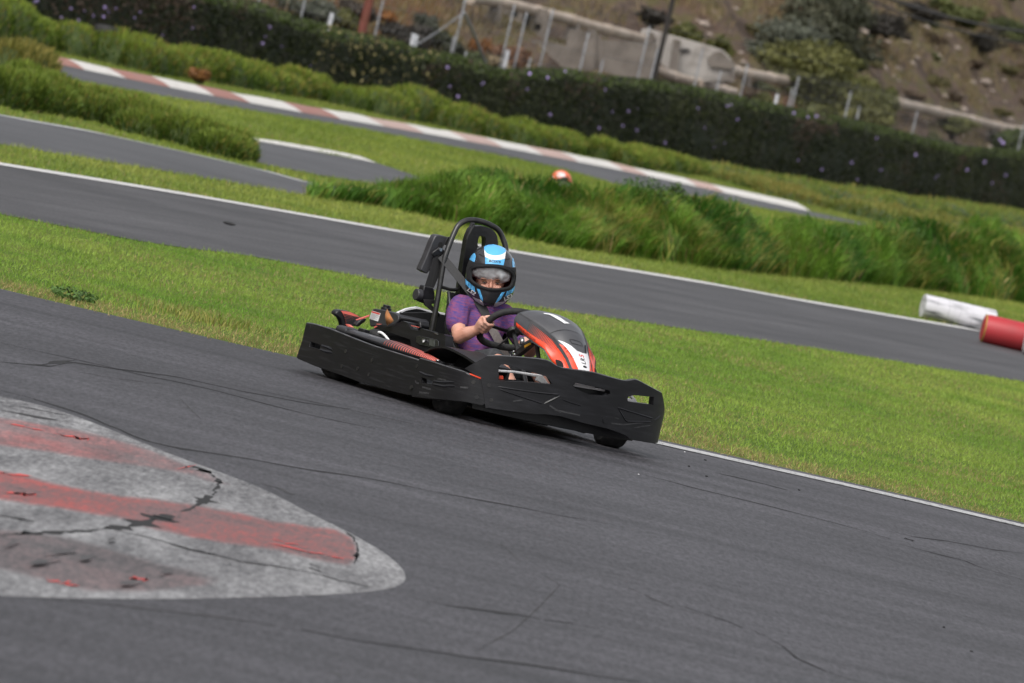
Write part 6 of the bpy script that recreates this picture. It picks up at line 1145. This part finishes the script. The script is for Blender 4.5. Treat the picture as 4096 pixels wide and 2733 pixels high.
# second driver low behind the tall grass: only the helmet shows
OTH = empty('person', (.14, 91.2, -.0), R(-60)); tag(OTH, 'distant driver whose orange and white helmet shows above the tall grass', 'person')
driver(OTH, (-.02, .445), {'shell': mat('orange_helmet', (.72, .15, .06), (.60, .14, .07), 6, .4)}, False)
for ch in list(OTH.children):
    if ch.name.split('.')[0] in ('body', 't_shirt', 'shorts', 'shoe'): ch.location.z -= .28

# ---------------------------------------------------------------- tyre barriers and odd things by the far tracks
TW = mat('white_painted_tyres', (.58, .57, .60), (.09, .095, .10), 5, .7, (.5, 2.5, 3.5), .3, .50, .68, detail=9, bscale=20); TR = mat('red_painted_barrel', (.42, .022, .03), (.35, .03, .035), 3, .5); TRE = mat('barrel_end_yellow', (.35, .24, .05), rough=.6)
def tyre_roll(name, a, b_, rad, m, n, label, parts=True, groove=.06):
    a, b_ = Vector(a), Vector(b_); L = (b_ - a).length; ang = math.atan2(b_.y - a.y, b_.x - a.x); root = empty(name, (a.x, a.y, 0), ang); tag(root, label, 'tyre barrier')
    w = L / n
    for k in range(n):
        pr = [(rad * .55, 0.001), (rad * .985, .001), (rad * (1 - groove), w * .12), (rad, w * .3), (rad, w * .7), (rad * (1 - groove), w * .88), (rad * .985, w - .001), (rad * .55, w - .001)]
        MB().loft([[(k * w + x, r_ * math.cos(2 * math.pi * j / 28), rad + r_ * math.sin(2 * math.pi * j / 28)) for j in range(28)] for r_, x in pr]).build('tyre', m, root)
    return root
p0, p1 = [(4.275,87.305),(5.238,88.933)]
tyre_roll('tyre_barrier', (p0[0], p0[1]), (p0[0] + .80, p0[1] + .16), .132, TW, 6, 'whitewashed roll of tyres lying on the grass beside the edge line', True, .007)
q0 = [(4.709,82.8)][0]; q1 = [(5.125,82.267)][0]
rb = empty('barrel', (q0[0], q0[1], 0), R(4)); tag(rb, 'red painted drum lying on the track edge at the right of the picture', 'barrel')
def drum(root, L, rad, m, x0=0):
    pr = [(rad * .2, 0), (rad * .82, 0), (rad * .93, .012), (rad, .05), (rad, L - .05), (rad * .93, L - .012), (rad * .82, L), (rad * .2, L)]
    return MB().loft([[(x0 + x, r_ * math.cos(2 * math.pi * j / 32), rad + r_ * math.sin(2 * math.pi * j / 32)) for j in range(32)] for r_, x in pr]).build('drum', m, root)
drum(rb, .66, .150, TR)
MB().tube([(.015, .140 * math.cos(2 * math.pi * j / 32), .150 + .140 * math.sin(2 * math.pi * j / 32)) for j in range(32)], .008, 6, True).build('rim_band', TRE, rb)
wb = empty('barrel', ([(5.113,81.944)][0][0], [(5.113,81.944)][0][1], 0), R(2)); tag(wb, 'white painted drum with black lettering cut off by the right picture edge', 'barrel')
drum(wb, .8, .19, TW)
# half-buried tyre arcs and debris
def tyre_upright(px, rad, w, m, label, sink, yaw, name='half_buried_tyre'):
    o = MB().loft([[(r_ * math.cos(2 * math.pi * j / 28), y, r_ * math.sin(2 * math.pi * j / 28)) for j in range(28)] for r_, y in ((rad * .6, -w / 2), (rad * .92, -w / 2), (rad, -w * .3), (rad, w * .3), (rad * .92, w / 2), (rad * .6, w / 2), (rad * .6, -w / 2))], caps=False).build(name, m)
    o.location = (px[0], px[1], rad - sink); o.rotation_euler.z = yaw; tag(o, label, 'tyre'); return o
tyre_upright([(3.942,176.581)][0], .20, .14, mat('faded_blue_tyre', (.10, .13, .17), rough=.6), 'faded blue grey tyre half buried in grass before the hedge', .28, .4)
t_ = tyre_upright([(-6.288,138.683)][0], .2, .14, M['rubber'], 'black tyre caught in the grass clumps beyond the far kerb', -.05, .9, 'tyre'); t_.location.z = .34; t_.rotation_euler.x = .9
t_ = tyre_upright([(-7.613,130.765)][0], .2, .14, M['rubber'], 'dark tyre lying on the grass clumps at upper left', -.1, .2, 'tyre'); t_.location.z = .5; t_.rotation_euler.x = 1.4
pk = [(-5.98,131.317)][0]; bush((pk[0], pk[1] - .8, .16), 55, 30, 350, (.20, .09, .03), (.34, .17, .06), 'rust orange dead plant below the black tyre', 'dead plant', .05, 'dead_plant', True, .4, 0)
